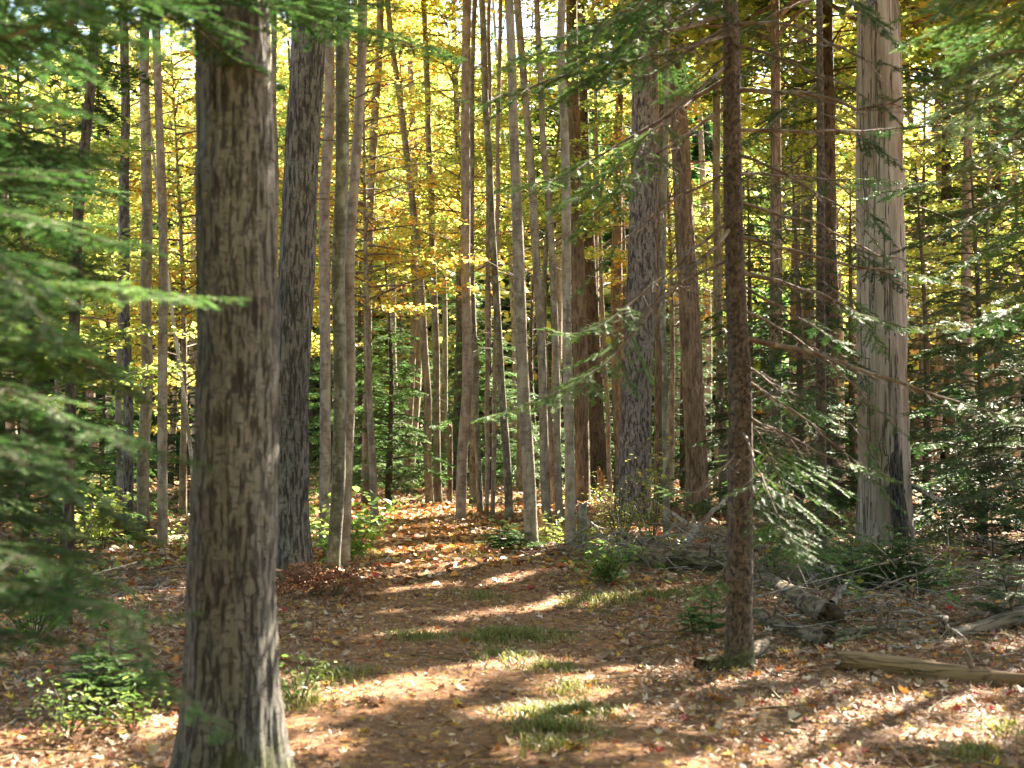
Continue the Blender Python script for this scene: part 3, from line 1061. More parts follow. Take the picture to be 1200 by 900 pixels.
def conifer_crown(root, base, axis, z0, z1, rad, nb, pal='fir', sp=.02, ln=.055, wd=.028, name='crown', gap=True, tg=.15, spacing=.12):
    acc = Acc()
    wood = Acc()
    for k in range(nb):
        f = (k + R.uniform(0, 1)) / nb
        z = z0 + (z1 - z0) * f
        p = np.array([np.interp(z, axis[:, 2], axis[:, 0]), np.interp(z, axis[:, 2], axis[:, 1]), z])
        L = rad * (1.05 - f * .9) * R.uniform(.7, 1.15)
        az = k * 2.4 + R.uniform(-.4, .4)
        sl = R.uniform(-.2, .25)
        d = np.array([math.sin(az), math.cos(az), math.tan(sl)])
        fir_bough(acc, acc, [p, p + d * L * .5 + np.array([0, 0, .03 * L]), p + d * L - np.array([0, 0, .14 * L])], .008 + .006 * L, tg, spacing, .5, sp, ln, wd, pal,
                  droop=.3, sub=True, bare=False, wm=1, gm=0)
    return acc.build(name, [M['needle'], M['shoot']], root, base, smooth=False)


def stubs(root, base, axis, radii, z0, z1, n, L, mat, up=.1):
    """short dead branches left on a trunk, each a child of its tree"""
    for k in range(n):
        z = R.uniform(z0, z1)
        p = np.array([np.interp(z, axis[:, 2], axis[:, 0]), np.interp(z, axis[:, 2], axis[:, 1]), z])
        az = R.uniform(0, 2 * np.pi)
        d = np.array([math.sin(az), math.cos(az), R.normal(up, .25)])
        l = L * R.uniform(.4, 1.2)
        a = Acc()
        c = np.array([p, p + d * l * .5, p + d * l + np.array([0, 0, -.1 * l])])
        cc = resample(c, 6)
        a.add(*tube(cc, .004 + .006 * l * np.linspace(1, .2, 6), 5))
        for q in range(3):
            i = R.randint(2, 5)
            e = cc[i] + norm(d + R.normal(0, .6, 3)) * l * R.uniform(.15, .4)
            a.add(*sticks(cc[i][None], e[None], .004, .0015))
        a.build('dead_branch', mat, root, base)


# name, label, bark, picture points from the foot up, width px at foot and at the top of the picture, height, crown
GROUPS = 'tree trunks standing in the forest'
TREES = [
    # near and middle trees
    dict(n='oak_tree', l='big grey ridged trunk nearest the viewer, beside the dark fir boughs', b='oak', p=[(266, 930), (273, 700), (278, 450), (276, 200), (273, 0)], w=(104, 83), H=15, crown=('h', 7.5, 14, 3.6, 'lime', 26), hi=True, flare=.55, ridge=.012, rk=26),
    dict(n='oak_tree', l='tall dark furrowed trunk leaning right, second in size, behind the big grey trunk', b='oak_dark', p=[(345, 692), (341, 600), (342, 450), (348, 300), (355, 150), (363, 0)], w=(43, 39), H=17, crown=('h', 9, 16.5, 3.8, 'yellow', 26), hi=True, flare=.4, ridge=.010, rk=26),
    dict(n='maple_tree', l='slim greenish grey trunk with a dark bark patch, just right of the dark furrowed trunk', b='green', p=[(389, 688), (393, 600), (398, 450), (398, 300), (403, 0)], w=(17, 18), H=13, crown=('h', 8.5, 12.5, 2.6, 'yellow', 16)),
    dict(n='maple_tree', l='slim pale brown trunk with a sunlit edge, touching the greenish grey trunk', b='tan', p=[(404, 684), (405, 600), (411, 450), (411, 300), (417, 130), (424, 0)], w=(13, 13), H=13, crown=('h', 8.5, 12.5, 2.4, 'gold', 14)),
    dict(n='maple_tree', l='pinkish straight trunk between the furrowed trunk and the greenish grey one', b='tan', p=[(380, 648), (381, 450), (381, 300), (386, 0)], w=(15, 13), H=14, crown=('h', 9.5, 13.5, 2.6, 'yellow', 14)),
    dict(n='maple_tree', l='thin sunlit trunk showing between the two big oaks', b='grey', p=[(326, 640), (323, 300), (320, 0)], w=(8, 7), H=12, crown=('h', 8.8, 11.5, 2.2, 'yellow', 12)),
    dict(n='maple_tree', l='grey trunk with a bright edge and mossy foot beside the small fir bush', b='grey', p=[(623, 657), (620, 560), (613, 450), (607, 300), (602, 150), (596, 0)], w=(18, 11), H=13, crown=('h', 9, 12.5, 2.6, 'yellow', 16), flare=.25),
    dict(n='maple_tree', l='grey trunk with a dark broken stub tree at its foot, right of the cut stump', b='grey', p=[(668, 657), (667, 500), (664, 300), (661, 150), (660, 0)], w=(14, 10), H=13, crown=('h', 9, 12.5, 2.6, 'gold', 16), flare=.25),
    dict(n='maple_tree', l='pinkish wavy trunk standing at the far edge of the path', b='tan', p=[(540, 613), (542, 520), (548, 430), (545, 330), (546, 200), (548, 0)], w=(14, 11), H=14, crown=('h', 9.6, 13.5, 2.8, 'yellow', 16), flare=.3),
    dict(n='maple_tree', l='mid-grey trunk leaning left, behind the small fir bush', b='green', p=[(597, 610), (590, 480), (581, 350), (576, 250), (572, 180), (564, 0)], w=(11, 8), H=13, crown=('h', 9.6, 12.5, 2.4, 'lime', 14)),
    dict(n='maple_tree', l='slim trunk leaning left, next right of the one with the bright edge', b='grey', p=[(641, 614), (636, 480), (628, 300), (616, 120), (607, 0)], w=(12, 9), H=13, crown=('h', 9.6, 12.5, 2.4, 'yellow', 14)),
    dict(n='maple_tree', l='thinner brownish trunk between the leaning slim one and the one with a stub', b='grey', p=[(656, 614), (652, 450), (645, 300), (636, 140), (629, 0)], w=(10, 7), H=13, crown=('h', 9.6, 12.5, 2.2, 'gold', 12)),
    dict(n='pine_tree', l='broad brown straight trunk just left of the dark shaded one', b='brown', p=[(683, 596), (681, 450), (677, 300), (673, 120), (670, 0)], w=(20, 15), H=17, crown=('c', 10.5, 17, 2.6, 'fir', 60)),
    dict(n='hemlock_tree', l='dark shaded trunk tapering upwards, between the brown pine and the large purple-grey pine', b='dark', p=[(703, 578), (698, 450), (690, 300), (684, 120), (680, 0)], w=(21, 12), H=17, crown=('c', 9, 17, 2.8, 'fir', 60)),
    dict(n='pine_tree', l='large purple-grey scaly pine trunk, thickest on the right of the path', b='pine', p=[(741, 612), (745, 480), (753, 300), (756, 150), (757, 0)], w=(38, 29), H=19, crown=('c', 10, 19, 3.6, 'fir', 80), hi=True, flare=.35, ridge=.016, rk=22),
    dict(n='pine_tree', l='brown trunk half hidden right behind the large purple-grey pine', b='brown', p=[(772, 598), (773, 450), (774, 300), (778, 0)], w=(13, 11), H=16, crown=('c', 11, 16, 2.2, 'fir', 40)),
    dict(n='maple_tree', l='narrow greenish trunk in front of the brown one behind the large pine', b='green', p=[(781, 624), (779, 480), (777, 300), (782, 0)], w=(9, 7), H=11, crown=('h', 9, 11, 2.2, 'lime', 12)),
    dict(n='pine_tree', l='reddish brown pine with flaring foot and upright flaky bark, left of the fir', b='brown', p=[(818, 604), (812, 450), (802, 260), (790, 0)], w=(26, 19), H=17, crown=('c', 10.5, 17, 2.8, 'fir', 60), hi=True, flare=.35, ridge=.012, rk=16),
    dict(n='maple_tree', l='slender grey trunk between the reddish pine and the fir', b='grey', p=[(848, 598), (845, 450), (840, 300), (842, 0)], w=(12, 9), H=13, crown=('h', 9, 12.5, 2.4, 'lime', 14)),
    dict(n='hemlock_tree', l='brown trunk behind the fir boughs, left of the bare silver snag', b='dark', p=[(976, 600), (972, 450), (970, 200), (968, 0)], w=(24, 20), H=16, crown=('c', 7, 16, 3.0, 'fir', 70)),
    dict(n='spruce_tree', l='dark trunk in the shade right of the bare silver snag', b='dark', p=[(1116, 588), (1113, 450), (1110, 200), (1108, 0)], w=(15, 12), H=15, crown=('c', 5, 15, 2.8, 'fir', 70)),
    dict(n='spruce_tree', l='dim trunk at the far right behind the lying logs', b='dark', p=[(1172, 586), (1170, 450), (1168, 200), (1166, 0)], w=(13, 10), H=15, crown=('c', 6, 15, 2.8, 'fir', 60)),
    # behind the path
    dict(n='maple_tree', l='brown trunk left of the path, first to the right of the pale brown trunk', b='tan', p=[(429, 592), (431, 450), (432, 300), (440, 120), (447, 0)], w=(12, 9), H=14, crown=('h', 9.8, 13.5, 2.6, 'gold', 14)),
    dict(n='maple_tree', l='left one of the twin leaning trunks at the far bend of the path', b='grey', p=[(504, 592), (500, 450), (490, 300), (476, 180), (455, 0)], w=(11, 7), H=13, crown=('h', 9.8, 12.5, 2.4, 'yellow', 14)),
    dict(n='maple_tree', l='right one of the twin leaning trunks at the far bend of the path', b='grey', p=[(514, 589), (512, 450), (507, 300), (502, 150), (496, 0)], w=(10, 7), H=13, crown=('h', 9.8, 12.5, 2.4, 'yellow', 14)),
    dict(n='maple_tree', l='thin greenish pole just right of the pinkish wavy trunk', b='green', p=[(563, 601), (557, 450), (553, 300), (556, 0)], w=(8, 6), H=12, crown=('h', 9.8, 12, 2, 'yellow', 10)),
    dict(n='maple_tree', l='left of two close thin poles behind the small fir bush', b='tan', p=[(570, 603), (571, 450), (571, 300), (574, 0)], w=(6, 5), H=12, crown=('h', 9.8, 12, 2, 'gold', 10)),
    dict(n='maple_tree', l='right of two close thin poles behind the small fir bush', b='tan', p=[(577, 604), (580, 450), (582, 300), (586, 0)], w=(6, 5), H=12, crown=('h', 9.8, 12, 2, 'yellow', 10)),
    dict(n='maple_tree', l='very thin leaning pole just right of the dark shaded hemlock', b='tan', p=[(716, 584), (711, 470), (703, 300), (694, 0)], w=(6, 4), H=12, crown=('h', 9.8, 12, 2, 'gold', 10)),
    # left side
    dict(n='fir_tree', l='dark slanting trunk seen through the leaves at the upper left', b='dark', p=[(76, 740), (84, 450), (92, 300), (100, 130), (107, 0)], w=(15, 12), H=8, crown=('c', 4.3, 8, 1.2, 'fir', 26)),
    dict(n='maple_tree', l='thin grey trunk, left of the paired trunks in the left part of the wood', b='grey', p=[(139, 612), (139, 450), (141, 300), (147, 0)], w=(8, 7), H=13, crown=('h', 8.8, 12.5, 2.4, 'lime', 14)),
    dict(n='maple_tree', l='grey-brown trunk paired with a thin one left of the mossy-footed trunks', b='oak_dark', p=[(150, 616), (149, 450), (147, 300), (146, 150), (145, 0)], w=(14, 11), H=14, crown=('h', 9, 13.5, 2.6, 'lime', 16)),
    dict(n='maple_tree', l='straight brown-grey trunk in the middle of the left cluster', b='grey', p=[(168, 630), (170, 450), (172, 250), (168, 0)], w=(16, 12), H=14, crown=('h', 9, 13.5, 2.6, 'yellow', 16)),
    dict(n='maple_tree', l='trunk with a pale sunlit right edge, nearest the big grey oak on its left', b='tan', p=[(191, 648), (190, 450), (189, 250), (184, 0)], w=(13, 10), H=13, crown=('h', 8.4, 12.5, 2.4, 'yellow', 16)),
]
for k, T in enumerate(TREES):
    P, Y = px_line(T['p'], None, T['H'])
    wb, wt = T['w']
    if not T.get('hi'):
        wb, wt = wb * .9, wt * .9
    r_b = wb * Y / F / 2; r_t = wt * Y / F / 2
    ztop = at(600, 0, Y)[2]
    H = P[-1, 2]
    hi = T.get('hi')
    rings = 420 if (hi and Y < 8) else (260 if hi else 110)
    segs = 180 if (hi and Y < 8) else (96 if hi else 20)
    if not hi:
        P = resample(P, 14)
        P[1:, 0] += R.normal(0, .010, 13); P[1:, 1] += R.normal(0, .03, 13)
    c0 = resample(P, rings)
    zz = c0[:, 2]
    rad = np.where(zz < ztop, r_b + (r_t - r_b) * np.clip(zz / ztop, 0, 1), r_t * np.clip((H - zz) / (H - ztop + 1e-6), .06, 1) ** .8)
    V, Fq, ax = trunk_mesh(P, rad, rings, segs, T.get('flare', .4), T.get('ridge', .003), T.get('rk', 10), .07, k * 13)
    base = P[0] + np.array([0, 0, .06])
    root = thing(T['n'], T['l'], 'tree', base, GROUPS)
    mesh_obj('trunk', V, Fq, M[T['b']], root, base)
    T['axis'] = ax; T['root'] = root; T['base'] = base; T['Y'] = Y
    kind, z0, z1, rd, pal, nl = T['crown']
    if kind == 'h':
        hardwood_crown(root, base, ax, z0, min(z1, H - .3), rd, pal, nl)
        if not hi:
            stubs(root, base, ax, rad, 2.5, min(8, z0), R.randint(4, 9), .8, M['twig'])
    else:
        conifer_crown(root, base, ax, z0, H - .2, rd, nl, pal)
        stubs(root, base, ax, rad, 2.2, z0, R.randint(5, 9), 1.0, M['twig'])

# ------------------------------------------------------------------ the bare snag, stubs and stumps
def snag():
    p = [(1037, 650), (1036, 560), (1034, 400), (1032, 250), (1030, 100), (1028, 10)]
    P, Y = px_line(p)
    rad = np.array([58, 57, 56, 54, 51, 46]) * Y / F / 2
    V, Fq, ax = trunk_mesh(P, np.interp(np.linspace(0, 1, 300), np.linspace(0, 1, 6), rad), 300, 110, .22, .02, 14, .05, 77, jag=.5)
    base = P[0] + np.array([0, 0, .06])
    root = thing('dead_snag', 'thick bare silver dead trunk without bark, cracked lengthwise', 'dead tree', base)
    mesh_obj('trunk', V, Fq, M['snag'], root, base)
    # the blackened bark still clinging to the foot
    q, Y2 = px_line([(1049, 652), (1048, 600), (1046, 540)], Y - .20)
    V, Fq, _ = trunk_mesh(q, np.array([.16, .14, .08]), 70, 48, .55, .034, 11, .35, 5, jag=.45)
    mesh_obj('blackened_bark', V, Fq, M['burnt'], root, base)
    stubs(root, base, ax, rad, 3, 8, 5, .7, M['greywood'])


snag()


def stump(name, label, px, py, top, w, mat, cat='stump', dY=0, jag=.12):
    P, Y = px_line([(px, py), (px + .5, (py + top) / 2), (px, top)])
    r = w * Y / F / 2
    V, Fq, ax = trunk_mesh(P, np.array([r * 1.05, r, r * .95]), 30, 20, .2, .006, 8, .12, px, jag=jag)
    o = mesh_obj(name, V, Fq, M[mat], None, P[0])
    o.location = [float(v) for v in P[0]]
    tag(o, label, cat)


stump('cut_stump', 'short orange wood stump standing right of the trunk with the bright edge', 632.5, 651, 602, 9, 'rot')
stump('broken_stub', 'short mossy broken stub leaning on the foot of a grey trunk', 682, 657, 603, 12, 'green', jag=.2)
stump('broken_stump', 'splintered orange stump at the foot of the dark shaded hemlock', 704, 587, 556, 9, 'rot', jag=.25)
stump('broken_stump', 'tall splintered brown stump right of the twin leaning trunks', 527, 588, 512, 6, 'brown', jag=.5)


def thin_tree(name, label, pts, w, mat, cat, n_twig=10, L=.5, fl=.1, Y=None):
    P, Y = px_line(pts, Y)
    r = np.array(w) * Y / F / 2
    V, Fq, ax = trunk_mesh(P, np.interp(np.linspace(0, 1, 60), np.linspace(0, 1, len(r)), r), 60, 12, fl, .001, 8, .05, int(pts[0][0]))
    base = P[0] + np.array([0, 0, .06])
    root = thing(name, label, cat, base)
    mesh_obj('trunk', V, Fq, M[mat], root, base)
    stubs(root, base, ax, r, P[0][2] + .5, P[-1][2], n_twig, L, M['greywood'], up=-.1)
    return root


thin_tree('dead_sapling', 'thin dead pole with bare grey twigs, right of the fir trunk', [(898, 592), (898, 540), (896, 470), (893, 400)], (9, 8, 6), 'brown', 'dead tree', 16, .7)
thin_tree('birch_sapling', 'thin crooked whitish sapling leaning left, beside the big grey oak', [(230, 628), (226, 560), (219, 490), (208, 410), (198, 340), (184, 220), (170, 90)], (5, 4.5, 4, 3), 'white', 'sapling', 5, .4)

# ------------------------------------------------------------------ the young fir in front, its long dead boughs and green tips
CARVE = False


def front_fir():
    P, Y = px_line([(866, 781), (867, 600), (867, 450), (861, 300), (858, 150), (855, 0)], None, 7.5)
    ztop = at(600, 0, Y)[2]
    c0 = resample(P, 240); zz = c0[:, 2]
    r_b, r_t = 31 * Y / F / 2, 18 * Y / F / 2
    rad = np.where(zz < ztop, r_b + (r_t - r_b) * np.clip(zz / ztop, 0, 1), r_t * np.clip((7.5 - zz) / (7.5 - ztop), .05, 1))
    V, Fq, ax = trunk_mesh(P, rad, 300, 72, .5, .006, 16, .07, 55)
    base = P[0] + np.array([0, 0, .06])
    root = thing('fir_tree', 'young fir with a straight reddish trunk and long drooping boughs, right of the path', 'tree', base)
    mesh_obj('trunk', V, Fq, M['fir'], root, base)
    def T0(py):
        z = at(860, py, Y)[2]
        return np.array([np.interp(z, ax[:, 2], ax[:, 0]), np.interp(z, ax[:, 2], ax[:, 1]), z])
    def branch(py, pts, r=.014, tg=.6, tw=.35, pal='fresh', spacing=.06, droop=.3):
        r *= 1.3
        w, g = Acc(), Acc()
        line = [T0(py)] + [at(x, y, yy) for x, y, yy in pts]
        fir_bough(w, g, line, r, tg, spacing, tw, .0045, .021, .006, pal, droop)
        b = w.build('branch', M['twig'], root, base)
        g.build('needles', M['needle'], b, base)
    # to the left
    branch(88, [(760, 150, 8.9), (660, 205, 8.5), (585, 222, 8.2)], .013, .45, .42)
    branch(120, [(760, 190, 8.6), (720, 225, 8.4), (668, 285, 8.1)], .010, .55, .40)
    branch(15, [(720, 60, 8.5), (600, 112, 7.9), (530, 118, 7.6)], .014, .5, .30, 'fir')
    branch(30, [(740, 95, 9.6), (650, 75, 9.8)], .011, .35, .35, 'fir')
    branch(-30, [(760, 10, 9), (660, 40, 8.6), (620, 60, 8.5)], .013, .35, .4, 'fir')
    branch(255, [(770, 330, 8.6), (690, 390, 8.2), (640, 385, 8.0)], .010, .62, .34)
    branch(262, [(760, 370, 8.4), (690, 440, 8.0), (560, 492, 7.6)], .012, .62, .34)
    branch(-80, [(800, -20, 8.2), (720, 20, 7.6), (690, 70, 7.2)], .012, .4, .4, 'fir')
    branch(60, [(810, 100, 9.6), (770, 120, 10)], .008, .5, .3, 'fir')
    branch(520, [(840, 560, 8.7), (800, 580, 8.4), (745, 560, 8.2)], .006, .6, .3)
    branch(640, [(830, 690, 8.8), (800, 710, 8.6)], .006, .4, .35)
    # to the right
    branch(28, [(930, 30, 8.8), (1000, 62, 8.4), (1080, 85, 8.1)], .011, .8, .25, 'fir')
    branch(105, [(960, 112, 8.8), (1020, 127, 8.6), (1100, 88, 8.2), (1150, 40, 8)], .014, .72, .4, 'fir')
    branch(152, [(960, 154, 9.1), (1050, 150, 9.3), (1110, 140, 9.4)], .011, .72, .3, 'fir')
    branch(203, [(960, 208, 9.6), (1080, 215, 9.9)], .009, .6, .3, 'fir')
    branch(276, [(985, 308, 8.9), (1080, 322, 8.8), (1140, 340, 8.7)], .012, .75, .28)
    branch(318, [(960, 345, 8.9), (1030, 377, 8.8), (1110, 384, 8.6)], .013, .55, .34)
    branch(394, [(960, 418, 9.0), (1050, 447, 8.8), (1170, 486, 8.5), (1230, 492, 8.4)], .016, .82, .25)
    branch(330, [(950, 380, 9.4), (1010, 420, 9.6)], .008, .6, .4, 'fir')
    branch(482, [(940, 520, 8.8), (1000, 545, 8.6), (1055, 566, 8.5)], .010, .66, .3)
    branch(420, [(930, 470, 9.8), (985, 500, 10.2)], .007, .6, .4, 'fir')
    branch(500, [(900, 580, 8.3), (930, 640, 8.0), (975, 665, 7.9)], .008, .45, .40, 'fir')
    branch(470, [(905, 540, 9.9), (950, 640, 10.4), (1010, 650, 10.6)], .009, .35, .45, 'fresh')
    branch(-60, [(940, -30, 8.6), (1010, 10, 8.2), (1060, 60, 8)], .012, .45, .4, 'fir')
    branch(560, [(920, 630, 9.5), (960, 660, 9.8)], .006, .5, .4, 'fir')
    branch(50, [(930, 75, 8.6), (1010, 110, 8.3), (1075, 160, 8.1)], .010, .8, .2, 'fir')
    branch(180, [(940, 215, 8.7), (1010, 262, 8.5), (1060, 330, 8.3)], .009, .85, .2, 'fir')
    branch(235, [(950, 262, 9.2), (1040, 300, 9.4), (1150, 318, 9.6)], .010, .85, .22, 'fir')
    branch(360, [(940, 400, 9.3), (1000, 452, 9.5), (1080, 530, 9.7)], .009, .8, .22, 'fir')
    branch(440, [(930, 480, 8.9), (990, 530, 8.7), (1060, 600, 8.5)], .009, .75, .25, 'fir')
    branch(300, [(800, 330, 9.3), (745, 372, 9.5), (700, 430, 9.6)], .008, .8, .25, 'fir')
    branch(200, [(790, 235, 9.2), (730, 285, 9.3), (670, 350, 9.4)], .008, .75, .25, 'fir')
    branch(-10, [(760, 40, 8.6), (690, 95, 8.3), (640, 130, 8.1)], .012, .3, .42, 'fresh')
    branch(-40, [(780, 0, 8.3), (730, 60, 8.0), (700, 110, 7.8)], .011, .3, .42, 'fir')
    branch(40, [(740, 70, 8.2), (640, 60, 7.8), (575, 90, 7.5)], .011, .4, .36, 'fresh')
    branch(70, [(780, 140, 8.5), (700, 215, 8.1), (640, 250, 7.9)], .010, .5, .42, 'fresh')
    for k in range(16):
        py = R.uniform(-250, -60); az = R.uniform(0, 6.28); p = T0(py)
        L = R.uniform(.7, 1.4)
        e = p + np.array([math.sin(az), math.cos(az), -.1]) * L
        w, g = Acc(), Acc()
        fir_bough(w, g, [p, p * .5 + e * .5 + np.array([0, 0, .06]), e], .009, .2, .06, .5, .009, .024, .009, 'fir')
        b = w.build('branch', M['twig'], root, base)
        g.build('needles', M['needle'], b, base)


front_fir()


def edge_fir(name, label, base_xy, H, boughs, r=.10, crown=None, carve=False, far=1.0):
    """a fir whose trunk stands just outside the picture; its boughs reach in"""
    x, y = base_xy
    z = float(ground_h(x, y))
    P = np.array([(x, y, z - .06), (x + .02, y, H * .5), (x, y + .03, H)])
    rad = r * np.linspace(1, .15, 80)
    V, Fq, ax = trunk_mesh(P, rad, 80, 32, .25, .004, 12, .05, 91)
    base = np.array([x, y, z])
    root = thing(name, label, 'tree', base)
    mesh_obj('trunk', V, Fq, M['fir'], root, base)
    if crown:  # out-of-view upper crown, added to shade the near boughs
        globals()['CARVE'] = True
        conifer_crown(root, base, ax, *crown, 'fir')
    globals()['CARVE'] = carve
    for (pz, pts, rr, tg, tw, pal) in boughs:
        w, g = Acc(), Acc()
        line = [np.array([x, y, pz])] + [at(q[0], q[1], q[2] * far) for q in pts]
        fir_bough(w, g, line, rr, tg, .045, tw, .0045, .021, .0065, pal, .22)
        b = w.build('branch', M['twig'], root, base)
        g.build('needles', M['needle'], b, base)
    return root


edge_fir('fir_tree', 'blurred green fir boughs hanging close to the viewer along the left edge', (-2.1, 4.2), 10, [
    (1.95, [(60, 330, 3.2), (180, 345, 3.1), (292, 352, 3.1)], .011, .2, .36, 'fresh'),
    (2.15, [(0, 250, 3.2), (110, 275, 3.4), (190, 300, 3.6)], .011, .2, .38, 'fir'),
    (2.05, [(-20, 300, 2.8), (60, 390, 2.7), (140, 400, 2.7)], .010, .2, .40, 'fir'),
    (1.80, [(40, 400, 3.5), (120, 440, 3.8), (190, 480, 4.0)], .010, .2, .36, 'fresh'),
    (1.75, [(0, 450, 3.0), (100, 500, 2.9), (240, 545, 2.9)], .011, .2, .34, 'fir'),
    (1.55, [(-20, 520, 2.7), (60, 560, 2.6), (130, 590, 2.6)], .010, .15, .42, 'fir'),
    (1.45, [(30, 560, 3.2), (120, 600, 3.3), (190, 640, 3.4)], .010, .2, .38, 'fir'),
    (1.25, [(-20, 640, 2.9), (60, 660, 2.8), (150, 690, 2.8)], .009, .2, .40, 'fir'),
    (1.30, [(-60, 560, 4.0), (30, 600, 4.2), (110, 640, 4.5)], .009, .2, .40, 'fir'),
    (1.10, [(90, 700, 2.6), (180, 800, 2.5), (270, 866, 2.4)], .007, .5, .16, 'fir'),
    (1.15, [(60, 690, 2.8), (170, 730, 2.7), (230, 720, 2.7)], .007, .4, .26, 'fir'),
    (.85, [(-40, 760, 3.0), (30, 740, 3.1), (110, 760, 3.2)], .008, .2, .36, 'fir'),
    (2.6, [(-30, 130, 3.2), (50, 120, 3.2), (120, 140, 3.2)], .011, .15, .40, 'fir'),
    (3.0, [(-20, 40, 3.0), (90, 20, 3.0), (200, 70, 3.2)], .011, .2, .40, 'fir'),
    (3.4, [(60, -40, 3.6), (200, 20, 4.2), (335, 105, 4.6)], .012, .25, .30, 'fir'),
    (4.2, [(200, -60, 4.4), (380, 20, 5.6), (545, 70, 6.4)], .014, .4, .26, 'fir'),
    (3.9, [(100, -30, 4.0), (300, -10, 4.8), (470, 10, 5.4)], .013, .3, .30, 'fir'),
    (2.4, [(-60, 200, 4.6), (60, 210, 5.2), (150, 235, 5.6)], .010, .2, .40, 'fir'),
    (1.7, [(-80, 380, 4.8), (40, 400, 5.4), (110, 420, 5.8)], .010, .2, .40, 'fir'),
    (3.7, [(-60, 0, 3.2), (20, -30, 2.8), (110, 10, 2.6)], .012, .15, .42, 'fir'),
    (2.3, [(-40, 220, 3.6), (50, 300, 4.0), (130, 330, 4.4)], .010, .15, .44, 'fir'),
    (1.9, [(-40, 340, 3.8), (60, 420, 4.2), (150, 440, 4.6)], .010, .15, .44, 'fir'),
    (1.6, [(-40, 470, 3.6), (50, 520, 3.9), (120, 540, 4.2)], .010, .15, .44, 'fir'),
    (1.3, [(-40, 600, 3.5), (40, 640, 3.8), (120, 650, 4.1)], .010, .15, .44, 'fir'),
    (1.0, [(-40, 680, 3.5), (40, 700, 3.8), (110, 710, 4.1)], .010, .15, .44, 'fir'),
    (2.8, [(-60, 140, 4.0), (20, 180, 4.6), (90, 210, 5.2)], .010, .15, .44, 'fir'),
], crown=(4.9, 9.8, 1.7, 46), far=1.28)
edge_fir('fir_tree', 'dark and sunlit fir boughs hanging in from the upper right corner', (2.95, 6.4), 13, [
    (3.9, [(1240, 40, 6.0), (1180, 60, 5.8), (1085, 112, 5.6)], .015, .3, .24, 'fir'),
    (4.3, [(1220, -10, 6.6), (1140, 20, 6.8), (1050, 60, 7.0)], .013, .2, .36, 'fresh'),
    (4.1, [(1200, 10, 7.0), (1150, 60, 7.6), (1110, 90, 8.0)], .012, .15, .42, 'fresh'),
    (3.6, [(1230, 130, 6.8), (1160, 180, 7.2), (1100, 215, 7.4)], .012, .2, .40, 'bluefir'),
    (3.3, [(1240, 180, 6.6), (1190, 230, 6.8), (1120, 285, 7.0)], .012, .2, .40, 'fresh'),
    (2.9, [(1250, 260, 6.6), (1200, 300, 6.8), (1130, 330, 7.0)], .011, .2, .40, 'fir'),
    (2.6, [(1250, 330, 7.0), (1190, 365, 7.4), (1120, 395, 7.8)], .011, .25, .40, 'fir'),
    (4.9, [(1220, -60, 5.6), (1150, -20, 5.2), (1090, 25, 5.0)], .013, .2, .36, 'fir'),
    (2.4, [(1240, 420, 6.4), (1200, 450, 6.4), (1150, 470, 6.4)], .010, .3, .34, 'fir'),
    (3.8, [(1200, 90, 8), (1150, 130, 8.8), (1080, 170, 9.4)], .012, .25, .40, 'bluefir'),
], crown=(5.6, 12.8, 2.4, 80))

CARVE = True
edge_fir('fir_tree', 'twiggy fir with bare pale lower twigs and sunlit tips, right of the snag', (6.05, 13.2), 13, [
    (6.3, [(1250, -60, 13.0), (1150, -20, 12.6), (1040, 30, 12.2)], .018, .15, .34, 'fresh'),
    (5.9, [(1260, 10, 13.2), (1180, 50, 13.2), (1090, 110, 13.2)], .018, .15, .36, 'bluefir'),
    (5.5, [(1280, 60, 12.6), (1180, 100, 12.2), (1060, 150, 11.8)], .018, .25, .32, 'fresh'),
    (5.2, [(1270, 110, 13.4), (1190, 160, 13.8), (1110, 200, 14.2)], .017, .15, .38, 'fresh'),
    (4.9, [(1250, 150, 12.4), (1140, 200, 12.0), (1000, 235, 11.8)], .017, .85, .34, 'fir'),
    (4.6, [(1270, 190, 12.8), (1170, 240, 12.8), (1040, 300, 12.8)], .017, .8, .36, 'fir'),
    (4.3, [(1260, 230, 12.4), (1180, 280, 12.2), (1090, 330, 12.0)], .016, .3, .38, 'fresh'),
    (4.0, [(1280, 290, 12.6), (1190, 330, 12.6), (1070, 375, 12.6)], .016, .35, .36, 'bluefir'),
    (3.7, [(1260, 330, 13.2), (1190, 380, 13.6), (1120, 420, 14.0)], .016, .15, .40, 'fir'),
    (3.4, [(1270, 370, 12.2), (1180, 410, 11.8), (1085, 440, 11.5)], .015, .4, .36, 'fir'),
    (3.1, [(1260, 420, 12.8), (1180, 450, 12.8), (1090, 480, 12.8)], .015, .55, .34, 'fir'),
    (2.8, [(1270, 460, 12.4), (1180, 490, 12.0), (1080, 520, 11.8)], .014, .85, .34, 'fir'),
    (2.4, [(1260, 500, 12.8), (1180, 530, 12.8), (1075, 560, 12.6)], .014, .9, .36, 'fir'),
    (2.1, [(1270, 530, 12.4), (1200, 560, 12.2), (1110, 590, 12.0)], .013, .6, .34, 'bluefir'),
    (4.7, [(1250, 210, 14.0), (1160, 240, 14.6), (1060, 260, 15.2)], .017, .2, .38, 'fir'),
    (3.5, [(1250, 350, 14.0), (1160, 380, 14.6), (1075, 400, 15.2)], .016, .2, .38, 'fir'),
    (5.7, [(1240, 60, 14.0), (1150, 80, 14.6), (1070, 90, 15.2)], .017, .2, .38, 'fir'),
    (1.7, [(1260, 560, 12.6), (1200, 590, 12.4), (1140, 615, 12.2)], .012, .3, .36, 'fresh'),
    (2.9, [(1240, 440, 12.0), (1160, 470, 11.4), (1060, 485, 11.0)], .014, .92, .34, 'fir'),
], crown=(6.8, 12.8, 2.4, 70), carve=True)
